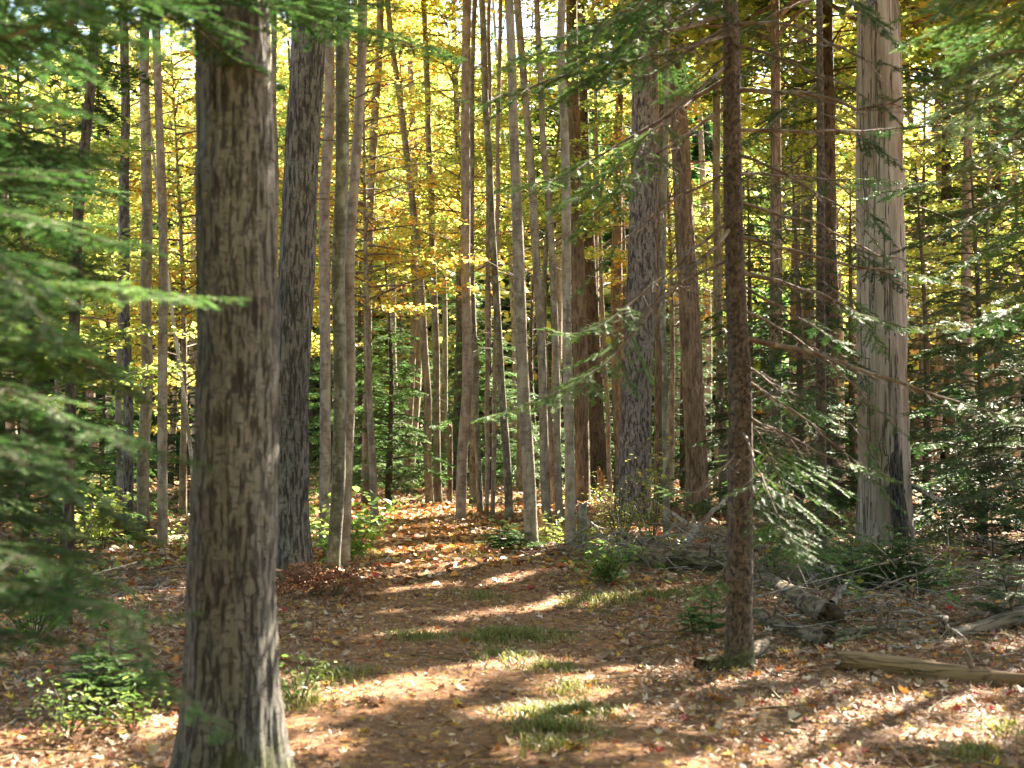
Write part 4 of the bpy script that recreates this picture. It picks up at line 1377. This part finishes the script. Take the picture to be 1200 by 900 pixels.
edge_fir('hemlock_tree', 'slender dim hemlock with fine hanging brown twigs, between the fir trunk and the snag', (3.12, 14.4), 10.5, [
    (6.6, [(920, -60, 14.0), (880, -20, 13.8)], .014, .15, .42, 'fir'),
    (6.2, [(1000, -30, 14.2), (1030, 30, 14.0)], .014, .15, .42, 'fir'),
    (5.9, [(900, 20, 14.0), (840, 60, 13.6)], .014, .15, .42, 'fir'),
    (5.5, [(910, 60, 14.8), (850, 110, 15.2)], .013, .2, .44, 'fir'),
    (5.4, [(1000, 60, 14.0), (1050, 110, 13.6)], .013, .2, .42, 'fir'),
    (5.0, [(920, 130, 14.0), (860, 180, 13.6)], .013, .25, .42, 'fir'),
    (4.7, [(1000, 150, 14.4), (1060, 200, 14.4)], .013, .3, .42, 'fir'),
    (4.4, [(920, 200, 14.8), (870, 250, 15.2)], .013, .2, .44, 'fir'),
    (4.1, [(1000, 230, 14.0), (1050, 290, 13.6)], .013, .7, .42, 'fir'),
    (3.9, [(910, 260, 14.0), (860, 330, 13.6)], .013, .3, .42, 'fir'),
    (3.5, [(1010, 300, 14.6), (1070, 350, 14.8)], .012, .3, .42, 'fir'),
    (3.3, [(920, 330, 14.2), (880, 390, 14.0)], .012, .2, .44, 'fir'),
    (3.0, [(1000, 360, 14.0), (1040, 420, 13.6)], .012, .3, .42, 'fresh'),
    (2.7, [(920, 400, 14.4), (890, 450, 14.4)], .012, .2, .44, 'fir'),
    (2.4, [(1000, 430, 13.8), (1040, 480, 13.4)], .011, .3, .42, 'fir'),
    (2.0, [(930, 470, 14.0), (900, 520, 13.6)], .011, .3, .44, 'fir'),
    (1.7, [(1000, 500, 13.8), (1030, 560, 13.4)], .011, .2, .44, 'fresh'),
    (1.4, [(930, 540, 14.0), (905, 590, 13.6)], .010, .2, .44, 'fresh'),
], r=.06, carve=True)
CARVE = True
# ------------------------------------------------------------------ firs and maples of the understorey
FIR_MESH = []
def bg_fir(px, Y, h, rad, label, pal='fir', nb=90, grp='green firs in the understorey', z_low=.25, dead=False, sp=.012, ln=.034, wd=.018):
    b = at(px, 500, Y); b[2] = float(ground_h(b[0], b[1]))
    P = np.array([b - [0, 0, .05], b + [R.normal(0, .05), 0, h * .5], b + [R.normal(0, .08), 0, h]])
    V, Fq, ax = trunk_mesh(P, np.linspace(.012 * h + .01, .008, 30), 30, 10, .15, .0, 8, .05, int(px))
    root = thing('fir_tree', label, 'tree', b, grp)
    mesh_obj('trunk', V, Fq, M['fir'], root, b)
    conifer_crown(root, b, ax, z_low, h - .05, rad, nb, pal, sp, ln, wd, spacing=.085)
    return root


bg_fir(455, 27.5, 5.2, 1.5, 'dense fir left of the twin leaning trunks', 'fresh')  # brighter needle colour here and below stands in for sunlight behind the path
bg_fir(425, 33, 6.5, 1.7, 'fir deep behind the brown trunk left of the path', 'fresh')
bg_fir(488, 36, 5.0, 1.6, 'pale green fir straight behind the end of the path', 'fresh')
bg_fir(575, 33, 6.0, 1.7, 'fir behind the two close thin poles', 'fresh')
bg_fir(628, 35, 6.8, 1.8, 'fir seen between the leaning grey trunks right of the path', 'fresh')
bg_fir(690, 38, 7.5, 1.9, 'tall fir behind the dark shaded hemlock', 'fresh')
bg_fir(725, 33, 4.5, 1.5, 'fir to the left of the large purple-grey pine, low in its shade', 'fresh')
bg_fir(545, 40, 8.0, 2.1, 'tall fir far behind the pinkish wavy trunk', 'fresh')
bg_fir(390, 36, 7.0, 2.0, 'fir far behind the pale brown trunk', 'fresh')
bg_fir(660, 42, 8.5, 2.2, 'tall fir far behind the broad brown pine', 'fresh')
bg_fir(800, 34, 6.2, 1.8, 'fir between the large purple-grey pine and the reddish pine')
bg_fir(880, 25, 6.0, 1.7, 'dim fir behind the front fir trunk')
bg_fir(935, 21, 5.6, 1.7, 'dim fir with thin boughs left of the silver snag')
bg_fir(1000, 27, 6.5, 1.9, 'fir directly behind the silver snag')
bg_fir(1085, 22, 5.6, 1.6, 'fir just right of the silver snag', 'bluefir')
bg_fir(1150, 18, 5.0, 1.5, 'fir between the two dim trunks on the far right')
bg_fir(1210, 15, 4.2, 1.4, 'fir at the right edge behind the lying logs', 'bluefir')
bg_fir(300, 31, 5.5, 1.6, 'fir glimpsed between the two big oaks')
bg_fir(215, 26, 4.2, 1.5, 'fir behind the whitish crooked sapling')
bg_fir(120, 23, 3.4, 1.4, 'low fir behind the paired trunks at the left', 'fresh')
bg_fir(30, 18, 4.6, 1.5, 'fir in the left background behind the blurred boughs', 'fresh')
bg_fir(960, 13.6, 1.15, .55, 'little fir with drooping boughs in front of the brown hemlock', 'fresh', 30, sp=.006, ln=.022, wd=.008)


def maple_sapling(px, Y, h, z0, rad, pal, label, nl=64, leaf=.074, dens=48):
    b = at(px, 500, Y); b[2] = float(ground_h(b[0], b[1]))
    P = np.array([b - [0, 0, .05], b + [R.normal(0, .12), R.normal(0, .1), h * .45], b + [R.normal(0, .3), R.normal(0, .3), h]])
    r = np.linspace(.008 * h + .006, .006, 40)
    V, Fq, ax = trunk_mesh(P, r, 40, 10, .15, .001, 8, .05, int(px * 3))
    root = thing('maple_sapling', label, 'tree', b, 'yellow leaved maples of the understorey')
    mesh_obj('trunk', V, Fq, M['grey'], root, b)
    acc = Acc()
    for k in range(nl):
        f = (k + R.uniform(0, 1)) / nl
        z = z0 + (h - .1 - z0) * f
        p = np.array([np.interp(z, ax[:, 2], ax[:, 0]), np.interp(z, ax[:, 2], ax[:, 1]), z])
        leafy_limb(acc, p, k * 2.4 + R.uniform(-.4, .4), R.uniform(.0, .55), rad * (1.1 - .6 * f) * R.uniform(.6, 1.2), .006 + .006 * rad, leaf, pal, dens, LOBE, sag=.12, side=.5, thick=.035)
    acc.build('crown', [M['leaf'], M['twig']], root, b, smooth=False)
    return root


SAP = [
    (20, 17, 6.5, 1.6, 2.0, 'lime', 'yellow-green maple behind the fir boughs at the left edge'),
    (70, 24, 9.0, 2.6, 2.3, 'lime', 'yellow-green maple behind the dark slanting trunk'),
    (135, 28, 9.5, 2.8, 2.4, 'yellow', 'yellow maple above the paired trunks on the left'),
    (215, 24, 8.0, 2.0, 2.2, 'gold', 'orange-gold maple left of the big grey oak'),
    (200, 34, 11, 3.5, 2.6, 'lime', 'pale maple far behind the left cluster of trunks'),
    (310, 29, 10, 2.2, 2.2, 'yellow', 'yellow maple between the two big oaks'),
    (400, 30, 10, 4.0, 2.2, 'lime', 'yellow-green maple behind the pale brown trunk'),
    (440, 22, 7.6, 3.2, 1.9, 'gold', 'orange-leaved maple left of the path, by the brown trunk'),
    (475, 31, 11, 5.0, 2.4, 'gold', 'golden orange maple above the far bend of the path'),
    (520, 37, 12, 5.5, 2.6, 'lime', 'lime green maple high behind the twin trunks'),
    (555, 28, 10, 4.4, 2.2, 'yellow', 'yellow maple above the pinkish wavy trunk'),
    (610, 32, 11, 4.6, 2.4, 'gold', 'gold maple above the leaning grey trunks'),
    (650, 26, 9.4, 4.6, 2.0, 'lime', 'yellow-green maple left of the broad brown pine'),
    (700, 34, 12, 4.5, 2.6, 'gold', 'golden maple behind the dark hemlock'),
    (785, 29, 9, 3.4, 2.0, 'gold', 'orange and yellow maple right of the large pine'),
    (840, 33, 11, 4.5, 2.4, 'lime', 'yellow-green maple behind the slender grey trunk'),
    (915, 27, 10, 4.2, 2.3, 'lime', 'yellow-green maple between the front fir and the snag'),
    (985, 34, 12, 4.5, 2.6, 'yellow', 'yellow maple high behind the brown hemlock'),
    (1090, 30, 10.5, 3.8, 2.4, 'lime', 'yellow-green maple right of the snag'),
    (1170, 25, 9, 2.8, 2.2, 'lime', 'yellow-green maple at the far right behind the fir boughs'),
]
for s in SAP:
    maple_sapling(*s)


def far_trunks():
    """slim far trunks between the named trees, and trees added for shade, one tree each"""
    shade = [(1450, 18.5), (1134, 23.5), (1285, 21), (1040, 23), (1390, 24), (1560, 21), (960, 31), (905, 22.5)]  # broad-crowned trees added to shade the ground, some outside the view
    xs = [p[0] for p in shade] + [-60, 18, 60, 112, 236, 306, 352, 418, 468, 478, 534, 548, 606, 648, 724, 730, 794, 826, 880, 925, 944, 1004, 1076, 1092, 1140, 1190]
    for k, px in enumerate(xs):
        big = k < len(shade)
        Y = shade[k][1] if big else R.uniform(31, 44)
        b = at(px, 500, Y); b[2] = float(ground_h(b[0], b[1]))
        H = R.uniform(13, 17)
        P = np.array([b - [0, 0, .05], b + [R.normal(0, .15), 0, 5], b + [R.normal(0, .35), 0, H]])
        V, Fq, ax = trunk_mesh(P, np.linspace(R.uniform(.09, .17), .03, 40), 40, 10, .15, .002, 8, .05, px)
        root = thing('forest_tree', 'slim trunk in the wood, far back between nearer trees or added for shade', 'tree', b, 'slim far trunks')
        mesh_obj('trunk', V, Fq, M[('grey', 'tan', 'oak_dark', 'brown')[k % 4]], root, b)
        if big:
            hardwood_crown(root, b, ax, 7.5, H - .3, 3.5, ('yellow', 'lime')[k % 2], 44, .17, 28)
        elif k % 3 == 2:
            conifer_crown(root, b, ax, 4, H - .2, 1.6, 22, 'fir', .03, .07, .04, spacing=.14)
        else:
            hardwood_crown(root, b, ax, 7.5, H - .3, 2.4, ('yellow', 'lime', 'gold')[k % 3], 24 if k < 9 else 5, .15, 30)


far_trunks()


def surrounding_woods():
    """the wood beyond, which reads as one mass, plus unseen trees behind the camera"""
    acc = Acc()
    n = 330
    for k in range(n):
        Y = R.uniform(44, 90) if k % 2 else R.uniform(60, 92); x = R.uniform(-1, 1) * (.42 * Y + 8)
        b = np.array([x, Y, float(ground_h(x, Y))])
        H = R.uniform(7, 13) if Y < 58 else R.uniform(13, 22)
        acc.add(*tube(np.array([b - [0, 0, .1], b + [0, 0, H * .5], b + [0, 0, H]]), np.array([.16, .11, .03]), 6), tint=(.16, .12, .09), m=1)
        conif = R.uniform() < .55
        if conif:
            m = 34
            for q in range(m):
                f = (q + R.uniform()) / m; z = .3 + (H - .4) * f
                L = (2.6 * (1.05 - f)) * R.uniform(.7, 1.1); az = q * 2.4
                d = np.array([math.sin(az), math.cos(az), R.uniform(-.25, .1)])
                nn = 70
                u = R.uniform(.1, 1, nn); s = R.normal(0, .28, nn) * L * (1.1 - u)
                Pp = b + np.array([0, 0, z]) + d * (L * u)[:, None] + np.stack([d[1] * s, -d[0] * s, R.normal(0, .12, nn)], -1)
                leaves(acc, Pp, R.uniform(.3, .65, nn), np.array([0, 0, 1]) + R.normal(0, .5, (nn, 3)), d + R.normal(0, .5, (nn, 3)), pick('fir', nn, .3), OVAL, 0)
        else:
            pal = ('yellow', 'gold', 'lime', 'green')[R.randint(4)]
            nn = 2600
            z = R.uniform(.15, 1, nn) * H
            rr = 2.8 * np.sqrt(R.uniform(0, 1, nn)) * (.6 + .5 * np.sin(z / H * 3)); an = R.uniform(0, 6.28, nn)
            cl = np.round(z / .7) * .7 + R.normal(0, .1, nn)
            Pp = b + np.stack([rr * np.sin(an), rr * np.cos(an), cl], -1)
            keep = vnoise(Pp[:, 0] * .9 + Pp[:, 2] * .7, Pp[:, 1] * .9 - Pp[:, 2] * .5, k) > .30
            Pp = Pp[keep]; nn = len(Pp)
            leaves(acc, Pp, R.uniform(.2, .36, nn) * (1.5 if Y > 60 else 1), np.array([0, 0, 1]) + R.normal(0, .6, (nn, 3)), R.normal(0, 1, (nn, 3)), pick(pal, nn, .25), KITE, 0)
    for k in range(46):  # unseen trees added behind the camera to hold back sky light
        an = R.uniform(1.75, 4.55); d_ = R.uniform(9, 26)
        b = np.array([math.sin(an) * d_, math.cos(an) * d_, 0.0]); b[2] = float(ground_h(b[0], b[1]))
        H = R.uniform(9, 15)
        acc.add(*tube(np.array([b - [0, 0, .1], b + [0, 0, H * .5], b + [0, 0, H]]), np.array([.16, .11, .03]), 6), tint=(.16, .12, .09), m=1)
        nn = 2600
        z = R.uniform(.08, 1, nn) * H; rr = 2.6 * np.sqrt(R.uniform(0, 1, nn)); an = R.uniform(0, 6.28, nn)
        Pp = b + np.stack([rr * np.sin(an), rr * np.cos(an), z], -1)
        leaves(acc, Pp, R.uniform(.16, .32, nn), np.array([0, 0, 1]) + R.normal(0, .8, (nn, 3)), R.normal(0, 1, (nn, 3)), pick(('fir', 'lime', 'green', 'yellow')[k % 4], nn, .25), KITE, 0)
    o = acc.build('surrounding_woods', [M['leaf'], M['twig']], smooth=False)
    o['kind'] = 'stuff'


surrounding_woods()

CARVE = False
# ------------------------------------------------------------------ bushes and seedlings
def seedling(name, label, px, py, h, rad, pal, kind, cat, nb=14, n=1, ls=1.0):
    """a small bush rooted at one spot: fir shoots or leafy shoots"""
    b = gnd(px, py); b[2] = float(ground_h(b[0], b[1]))
    root = thing(name, label, cat, b)
    w, g = Acc(), Acc()
    if kind == 'fir':
        for j in range(n):
            q = b + np.array([R.normal(0, rad * .35 if n > 1 else 0), R.normal(0, rad * .3 if n > 1 else 0), 0])
            hh = h * R.uniform(.6, 1.05) if n > 1 else h
            top = q + np.array([R.normal(0, .05), R.normal(0, .05), hh])
            w.add(*tube(np.array([q - [0, 0, .03], q * .5 + top * .5, top]), np.array([.010, .007, .003]), 6))
            for k in range(nb):
                f = (k + R.uniform()) / nb; z = .08 + f * .92
                p = q + (top - q) * z
                az = k * 2.4 + R.uniform(-.3, .3); L = rad * (1.1 - .85 * f) * R.uniform(.7, 1.15)
                e = p + np.array([math.sin(az), math.cos(az), R.uniform(.0, .35)]) * L
                fir_bough(w, g, [p, p * .5 + e * .5 + np.array([0, 0, .02]), e], .004, .05, .03, .62, .005, .021, .0065, pal, .12, bare=False)
    else:
        for k in range(nb):
            az = k * 2.4 + R.uniform(-.4, .4); L = h * R.uniform(.5, 1.1)
            e = b + np.array([math.sin(az) * rad * R.uniform(.2, 1), math.cos(az) * rad * R.uniform(.2, 1), L])
            c = resample([b - [0, 0, .02], b * .5 + e * .5 + np.array([0, 0, .1 * L]), e], 7)
            w.add(*tube(c, np.linspace(.005, .0015, 7), 4))
            m = R.randint(16, 30)
            i = R.randint(2, 7, m)
            P = c[i] + R.normal(0, .06, (m, 3)) * np.array([1, 1, .5])
            leaves(g, P, ls * R.uniform(.035, .085, m), np.array([0, 0, 1]) + R.normal(0, .35, (m, 3)), R.normal(0, 1, (m, 3)), pick(pal, m, .22), OVAL if kind == 'oval' else LOBE)
    s = w.build('stem', M['shoot'], root, b)
    g.build('foliage', M['needle'] if kind == 'fir' else M['leaf'], root, b, smooth=False)
    return root


seedling('fir_seedling', 'low bushy bright green fir seedling at the foot of the bright-edged trunk', 588, 655, .42, .40, 'fresh', 'fir', 'seedling', 16, 3)
seedling('fir_seedling', 'fir seedling with whitish lit needles right of the front fir trunk', 918, 650, .75, .36, 'bluefir', 'fir', 'seedling', 16)
seedling('fir_seedling', 'pale lit fir seedling at the right edge above the grey log', 1192, 742, .48, .40, 'bluefir', 'fir', 'seedling', 16)
seedling('fir_seedling', 'small dark green fir sapling above the brown log at the far right', 1165, 672, 1.3, .5, 'fir', 'fir', 'seedling', 18)
seedling('fir_seedling', 'tiny fir seedlings left of the front fir trunk', 820, 748, .30, .24, 'fresh', 'fir', 'seedling', 10, 2)
seedling('fir_seedling', 'soft green fir seedling right behind the front fir trunk', 912, 690, .36, .26, 'fresh', 'fir', 'seedling', 10, 1)
seedling('fir_seedling', 'fir seedling in the shade between the snag and the silver branch', 1080, 700, .55, .42, 'fir', 'fir', 'seedling', 14, 2)
seedling('fir_seedling', 'fir sapling with spreading boughs at the foot of the snag', 1005, 695, .62, .5, 'fresh', 'fir', 'seedling', 16, 2)
seedling('fir_seedling', 'fir seedling by the blurred boughs at the lower left', 115, 835, .42, .36, 'fresh', 'fir', 'seedling', 14, 2)
seedling('bush', 'yellow-green ferny bush in front of the large purple-grey pine', 728, 650, .85, .50, 'bushmix', 'oval', 'bush', 34, 1, .7)
seedling('bush', 'fresh green low bush in front of the brush heap', 712, 690, .40, .34, 'green', 'oval', 'bush', 22)
seedling('bush', 'leggy leafy bush right of the large pine foot', 765, 648, 1.2, .42, 'bushmix', 'lobe', 'bush', 10, 1, .8)
seedling('bush', 'light green leafy maple seedling across the feet of the slim paired trunks', 405, 671, .85, .75, 'leafgreen', 'lobe', 'seedling', 20, 1, 1.25)
seedling('bush', 'small green leafy plant on the right of the big grey trunk foot', 350, 830, .26, .2, 'green', 'oval', 'plant', 9, 1, .6)
seedling('bush', 'leafy seedlings at the lower left before the big grey trunk', 80, 868, .26, .28, 'green', 'oval', 'plant', 10, 1, .55)
seedling('bush', 'sunlit leafy plant in the lower left corner', 155, 862, .24, .2, 'green', 'oval', 'plant', 8, 1, .6)
seedling('bush', 'green plant left of the path by the fallen log', 235, 668, .55, .5, 'lime', 'lobe', 'plant', 18)
seedling('bush', 'low leafy plant under the boughs at the left edge', 40, 760, .5, .45, 'green', 'oval', 'plant', 18)
seedling('bush', 'small yellowing plant on the left behind the fallen log', 120, 650, .8, .6, 'lime', 'lobe', 'plant', 18)
seedling('bush', 'tuft of leafy sprouts by the cut stump', 648, 652, .42, .25, 'lime', 'oval', 'plant', 12)


def dead_fern():
    b = gnd(370, 702); b[2] = float(ground_h(b[0], b[1]))
    root = thing('dead_fern', 'rust-brown withered fern clump at the foot of the dark furrowed trunk', 'fern', b)
    w, g = Acc(), Acc()
    for k in range(34):
        q = b + np.array([R.normal(0, .28), R.normal(0, .22), 0])
        az = R.uniform(0, 6.28); L = R.uniform(.25, .5)
        e = q + np.array([math.sin(az) * L, math.cos(az) * L, R.uniform(-.02, .18)])
        c = resample([q, q * .5 + e * .5 + np.array([0, 0, .2 * R.uniform(.5, 1.3)]), e], 10)
        w.add(*tube(c, np.linspace(.004, .001, 10), 3))
        for i in range(2, 10):
            D = norm(c[i] - c[i - 1]); S = norm(np.cross(D, [0, 0, 1.0]))
            for sg in (-1, 1):
                m = 4
                ll = .11 * (1.1 - i / 10)
                P = c[i] + np.outer(np.linspace(.1, 1, m) * ll, S * sg)
                leaves(g, P, R.uniform(.025, .045, m), np.array([0, 0, 1]) + R.normal(0, .5, (m, 3)), np.tile(S * sg + D * .6, (m, 1)), pick('fern', m, .3), OVAL)
    w.build('stem', M['twig'], root, b)
    g.build('frond', M['litter'], root, b, smooth=False)


dead_fern()

# ------------------------------------------------------------------ logs and dead wood
def log(name, label, a, b, r0, r1, mat, cat='log', lift=None, knots=3, sink=.25, za=None, zb=None, end='end', bend=.03):
    A = gnd(*a) if len(a) == 2 else at(*a); B = gnd(*b) if len(b) == 2 else at(*b)
    A[2] = float(ground_h(A[0], A[1])) + r0 * (1 - sink) if za is None else za
    B[2] = float(ground_h(B[0], B[1])) + r1 * (1 - sink) if zb is None else zb
    Lg = np.linalg.norm(B - A); d = (B - A) / Lg
    n = max(12, int(Lg / .05)); segs = 28
    t = np.linspace(0, 1, n)
    # local frame: the log's own axis is z so that the grain runs along it
    zax = d; xax = norm(np.cross([0, 0, 1.0], zax)); yax = np.cross(zax, xax)
    rr = r0 + (r1 - r0) * t
    a_ = np.linspace(0, 2 * np.pi, segs, endpoint=False)
    AA, TT = np.meshgrid(a_, t * Lg)
    s = int(abs(a[0] * 7 + a[1]))
    rad = rr[:, None] * (1 + .16 * (vnoise(AA / 6.2832 * 5, TT * 2.2, s, 5) - .5) + .1 * (vnoise(AA / 6.2832 * 14, TT * 9, s + 1, 14) - .5))
    wob = np.stack([bend * np.sin(t * 5 + s), bend * .6 * np.cos(t * 4 + s)], -1)
    X = wob[:, 0:1] + rad * np.cos(AA); Yv = wob[:, 1:2] + rad * np.sin(AA)
    if end != 'cut':
        jg = r0 * 1.6 * (vnoise(a_ / 6.2832 * 7, a_ * 0 + s, s + 5, 7) - .5)
        for q_ in range(3):
            TT[-1 - q_] += jg * (1 - q_ * .33) * 1.5; TT[q_] -= jg * (1 - q_ * .33)
    V = np.stack([X, Yv, TT], -1).reshape(-1, 3)
    i = np.arange(n - 1)[:, None] * segs; j = np.arange(segs)[None]; j2 = (j + 1) % segs
    Fq = np.stack([i + j, i + j2, i + segs + j2, i + segs + j], -1).reshape(-1, 4)
    import mathutils
    Mx = mathutils.Matrix(((xax[0], yax[0], zax[0], A[0]), (xax[1], yax[1], zax[1], A[1]), (xax[2], yax[2], zax[2], A[2]), (0, 0, 0, 1)))
    o = mesh_obj(name, V, [Fq], M[mat])
    o.matrix_world = Mx
    tag(o, label, cat, 'fallen dead wood')
    for which, k0 in ((0, 0), (1, (n - 1) * segs)):
        ring = V[k0:k0 + segs]; cc = ring.mean(0) + np.array([0, 0, .012 if which == 0 else -.012])
        mid = cc + (ring - cc) * .55 + np.array([0, 0, .01 * (1 if which == 0 else -1)])
        VV = np.vstack([ring * 1.0, mid, cc[None]])
        jj = np.arange(segs); jn = (jj + 1) % segs
        q = np.stack([jj, segs + jj, segs + jn, jn], -1); tr = np.stack([segs + jj, np.full(segs, 2 * segs), segs + jn], -1)
        if which:
            q = q[:, ::-1]; tr = tr[:, ::-1]
        mesh_obj('cut_end', VV, [q, tr], M[end], o)
    for k in range(knots):
        u = R.uniform(.15, .9); an = R.uniform(.3, 2.8)
        r = r0 + (r1 - r0) * u
        p0 = np.array([math.cos(an) * r * .8, math.sin(an) * r * .8, u * Lg])
        p1 = p0 + np.array([math.cos(an), math.sin(an), R.uniform(-.4, .6)]) * R.uniform(.06, .25)
        Vt, Ft = tube(resample([p0, (p0 + p1) / 2 + .01, p1], 6), np.linspace(.014, .007, 6), 6)
        mesh_obj('branch_stub', Vt, [Ft], M['twig'], o)
    return o


log('fallen_log', 'smooth tan log lying in the right foreground, cut at its left end', (985, 783), (1240, 803), .054, .058, 'log', knots=2, sink=.22)
log('log_piece', 'short mossy log piece with a dark cut end behind the fir foot', (822, 783), (905, 768), .055, .05, 'mosslog', knots=0, end='end', sink=.1)
log('fallen_log', 'mossy broken log just right of the fir trunk, pointing at the tan log', (880, 728), (968, 762), .05, .06, 'mosslog', knots=3, sink=.1)
log('fallen_log', 'long pale barked log lying slanted behind the fir trunk', (850, 655), (972, 738), .08, .09, 'mosslog', knots=5, sink=.1)
log('fallen_log', 'weathered brown log lying behind the fir trunk, left of it', (735, 664), (868, 674), .10, .12, 'mosslog', knots=5, end='rot')
log('fallen_log', 'grey log lying at the right edge under the pale fir seedling', (1112, 752), (1230, 735), .055, .07, 'greywood', knots=2)
log('fallen_log', 'thick brown log at the far right behind the grey log', (1128, 676), (1250, 674), .11, .12, 'log', knots=2, end='rot')
log('fallen_log', 'log lying across the ground left of the big grey oak', (165, 648), (240, 634), .07, .06, 'log', knots=2)
log('fallen_log', 'brown log lying far back beneath the reddish pine', (790, 622), (905, 634), .08, .09, 'log', knots=3)
log('fallen_log', 'mossy stick of wood lying between the broken log and the grey log', (975, 752), (1112, 740), .03, .035, 'mosslog', knots=3)


def dead_branch(label, pts, r, mat, forks=(), cat='branch'):
    P = np.array([gnd(*p) if len(p) == 2 else at(*p) for p in pts])
    for k, p in enumerate(pts):
        if len(p) == 2:
            P[k, 2] = float(ground_h(P[k, 0], P[k, 1])) + r * .8
    c = resample(P, 16)
    c[1:-1] += R.normal(0, .012, (14, 3))
    root = thing('fallen_branch', label, cat, c[0], 'fallen dead wood')
    V, Fq = tube(c, r * np.linspace(1, .35, 16), 9)
    mesh_obj('limb', V, [Fq], M[mat], root, c[0])
    for (u, p, rr) in forks:
        s = c[int(u * 15)]; e = at(*p)
        q = resample([s, s * .5 + e * .5 + R.normal(0, .02, 3), e], 8)
        V, Fq = tube(q, rr * np.linspace(1, .3, 8), 7)
        mesh_obj('side_branch', V, [Fq], M[mat], root, c[0])
    return root


dead_branch('silver bare branch propped up steeply behind the fir seedling', [(974, 722), (988, 690, 12.2), (1006, 660, 12.6)], .035, 'greywood', [(.5, (1000, 690, 12.0), .015)])
dead_branch('broken grey branch standing up by the grey log', [(1112, 752), (1102, 728, 9.9), (1090, 708, 9.9)], .036, 'greywood', [(.3, (1135, 752, 9.7), .02)])
dead_branch('forked dark grey branch sticking up from the brush behind the fir', [(800, 648), (822, 612, 18), (862, 575, 18.5)], .06, 'greywood', [(.45, (812, 602, 18), .04), (.45, (765, 585, 18.5), .035)])
dead_branch('dead branch slanting from the grey trunk down into the yellow-green bush', [(676, 606, 17.5), (700, 618, 17), (716, 640, 16.8)], .035, 'greywood', [(.6, (725, 618, 16.6), .015)])
dead_branch('pale thin branch standing upright in the bush before the large pine', [(765, 648), (750, 620, 17), (742, 592, 17.2)], .022, 'greywood', [(.5, (730, 600, 17), .012)])
dead_branch('grey stick lying on the pale barked log', [(905, 700), (960, 690), (1010, 684)], .02, 'greywood')
dead_branch('curved stick lying before the silver branch', [(950, 700, 12.4), (970, 680, 12.6), (1000, 672, 12.8)], .02, 'twig')
dead_branch('long thin stick across the leaf litter left of the grey log', [(1000, 740), (1060, 716), (1130, 700)], .018, 'twig')
dead_branch('bleached branch with bare twigs sloping from the snag to the right', [(1065, 568, 16.8), (1120, 592, 16), (1180, 598, 15.6), (1220, 600, 15.4)], .03, 'greywood', [(.3, (1120, 612, 15.8), .016), (.5, (1170, 620, 15.4), .014), (.6, (1150, 570, 15.6), .014)])
dead_branch('stick on the ground left of the cut stump', [(590, 668), (612, 662), (640, 655)], .018, 'twig')
dead_branch('branch lying on the litter left of the path behind the big grey trunk', [(95, 720), (150, 700), (205, 690)], .02, 'greywood', [(.5, (170, 690, 12.5), .01)])
dead_branch('dry thin branch lying left of the path, above the lower left plants', [(10, 800), (40, 830), (60, 850)], .012, 'twig')


dead_branch('long pale stick lying over the tangle behind the fir foot, tip on the mossy log', [(893, 690), (940, 716, 11.6), (1010, 722, 11.2)], .016, 'greywood')
dead_branch('bleached crooked limb lying left of the brown log at the far right', [(1020, 690), (1075, 672, 13.6), (1135, 664, 14.2)], .028, 'greywood', [(.5, (1085, 650, 14), .012)])
dead_branch('long dark limb lying in the shade below the snag foot', [(960, 668), (1030, 672, 14.8), (1110, 656, 15.2)], .03, 'twig', [(.4, (1010, 650, 14.8), .012)])
dead_branch('thin grey pole leaning from the ground towards the snag', [(930, 700), (985, 655, 14), (1030, 625, 15.5)], .022, 'greywood')
dead_branch('slender fallen pole lying behind the long slanted log, left of the fir', [(760, 640), (830, 650, 16.2), (900, 640, 16.5)], .03, 'greywood', [(.6, (860, 620, 16.4), .014)])
dead_branch('pale fallen pole crossing under the forked branch', [(700, 640), (790, 628, 18.6), (870, 632, 18.8)], .03, 'greywood', [(.5, (800, 606, 18.8), .014)])
dead_branch('twisted root-like limb by the end of the mossy broken log', [(975, 765), (1010, 745, 9.9), (1040, 752, 9.8)], .02, 'twig', [(.5, (1020, 728, 9.9), .01)])
dead_branch('dry forked twig lying above the tan log', [(1040, 768), (1090, 752, 9.6), (1130, 760, 9.5)], .012, 'greywood', [(.5, (1110, 738, 9.6), .007)])


def brush_heap():
    b = gnd(745, 662); b[2] = float(ground_h(b[0], b[1]))
    a = Acc()
    for px, py, n, sx, sy, sz in ((745, 662, 260, .55, .35, .14), (985, 685, 220, .6, .9, .10), (1080, 700, 220, .8, .9, .07), (1150, 650, 160, .9, .9, .12), (830, 650, 160, .8, .6, .10),
                                  (1000, 730, 50, .5, .4, .05), (100, 690, 120, .9, .8, .08)):
        q = gnd(px, py)
        P0 = q + np.stack([R.normal(0, sx, n), R.normal(0, sy, n), np.abs(R.normal(0, sz, n))], -1)
        P0[:, 2] += ground_h(P0[:, 0], P0[:, 1])
        d = norm(R.normal(0, 1, (n, 3)) * np.array([1, 1, .35]))
        P1 = P0 + d * R.uniform(.15, .85, (n, 1)) * np.where(R.uniform(0, 1, (n, 1)) < .15, 1.8, 1)
        P1[:, 2] = np.maximum(P1[:, 2], ground_h(P1[:, 0], P1[:, 1]) + .01)
        mid = (P0 + P1) / 2 + R.normal(0, .025, (n, 3))
        r = R.uniform(.003, .010, n)
        a.add(*sticks(P0, mid, r, r * .75)); a.add(*sticks(mid, P1, r * .75, .0015))
    o = a.build('brush_litter', M['greywood'], None, b)
    o.location = [float(v) for v in b]
    o['kind'] = 'stuff'


brush_heap()
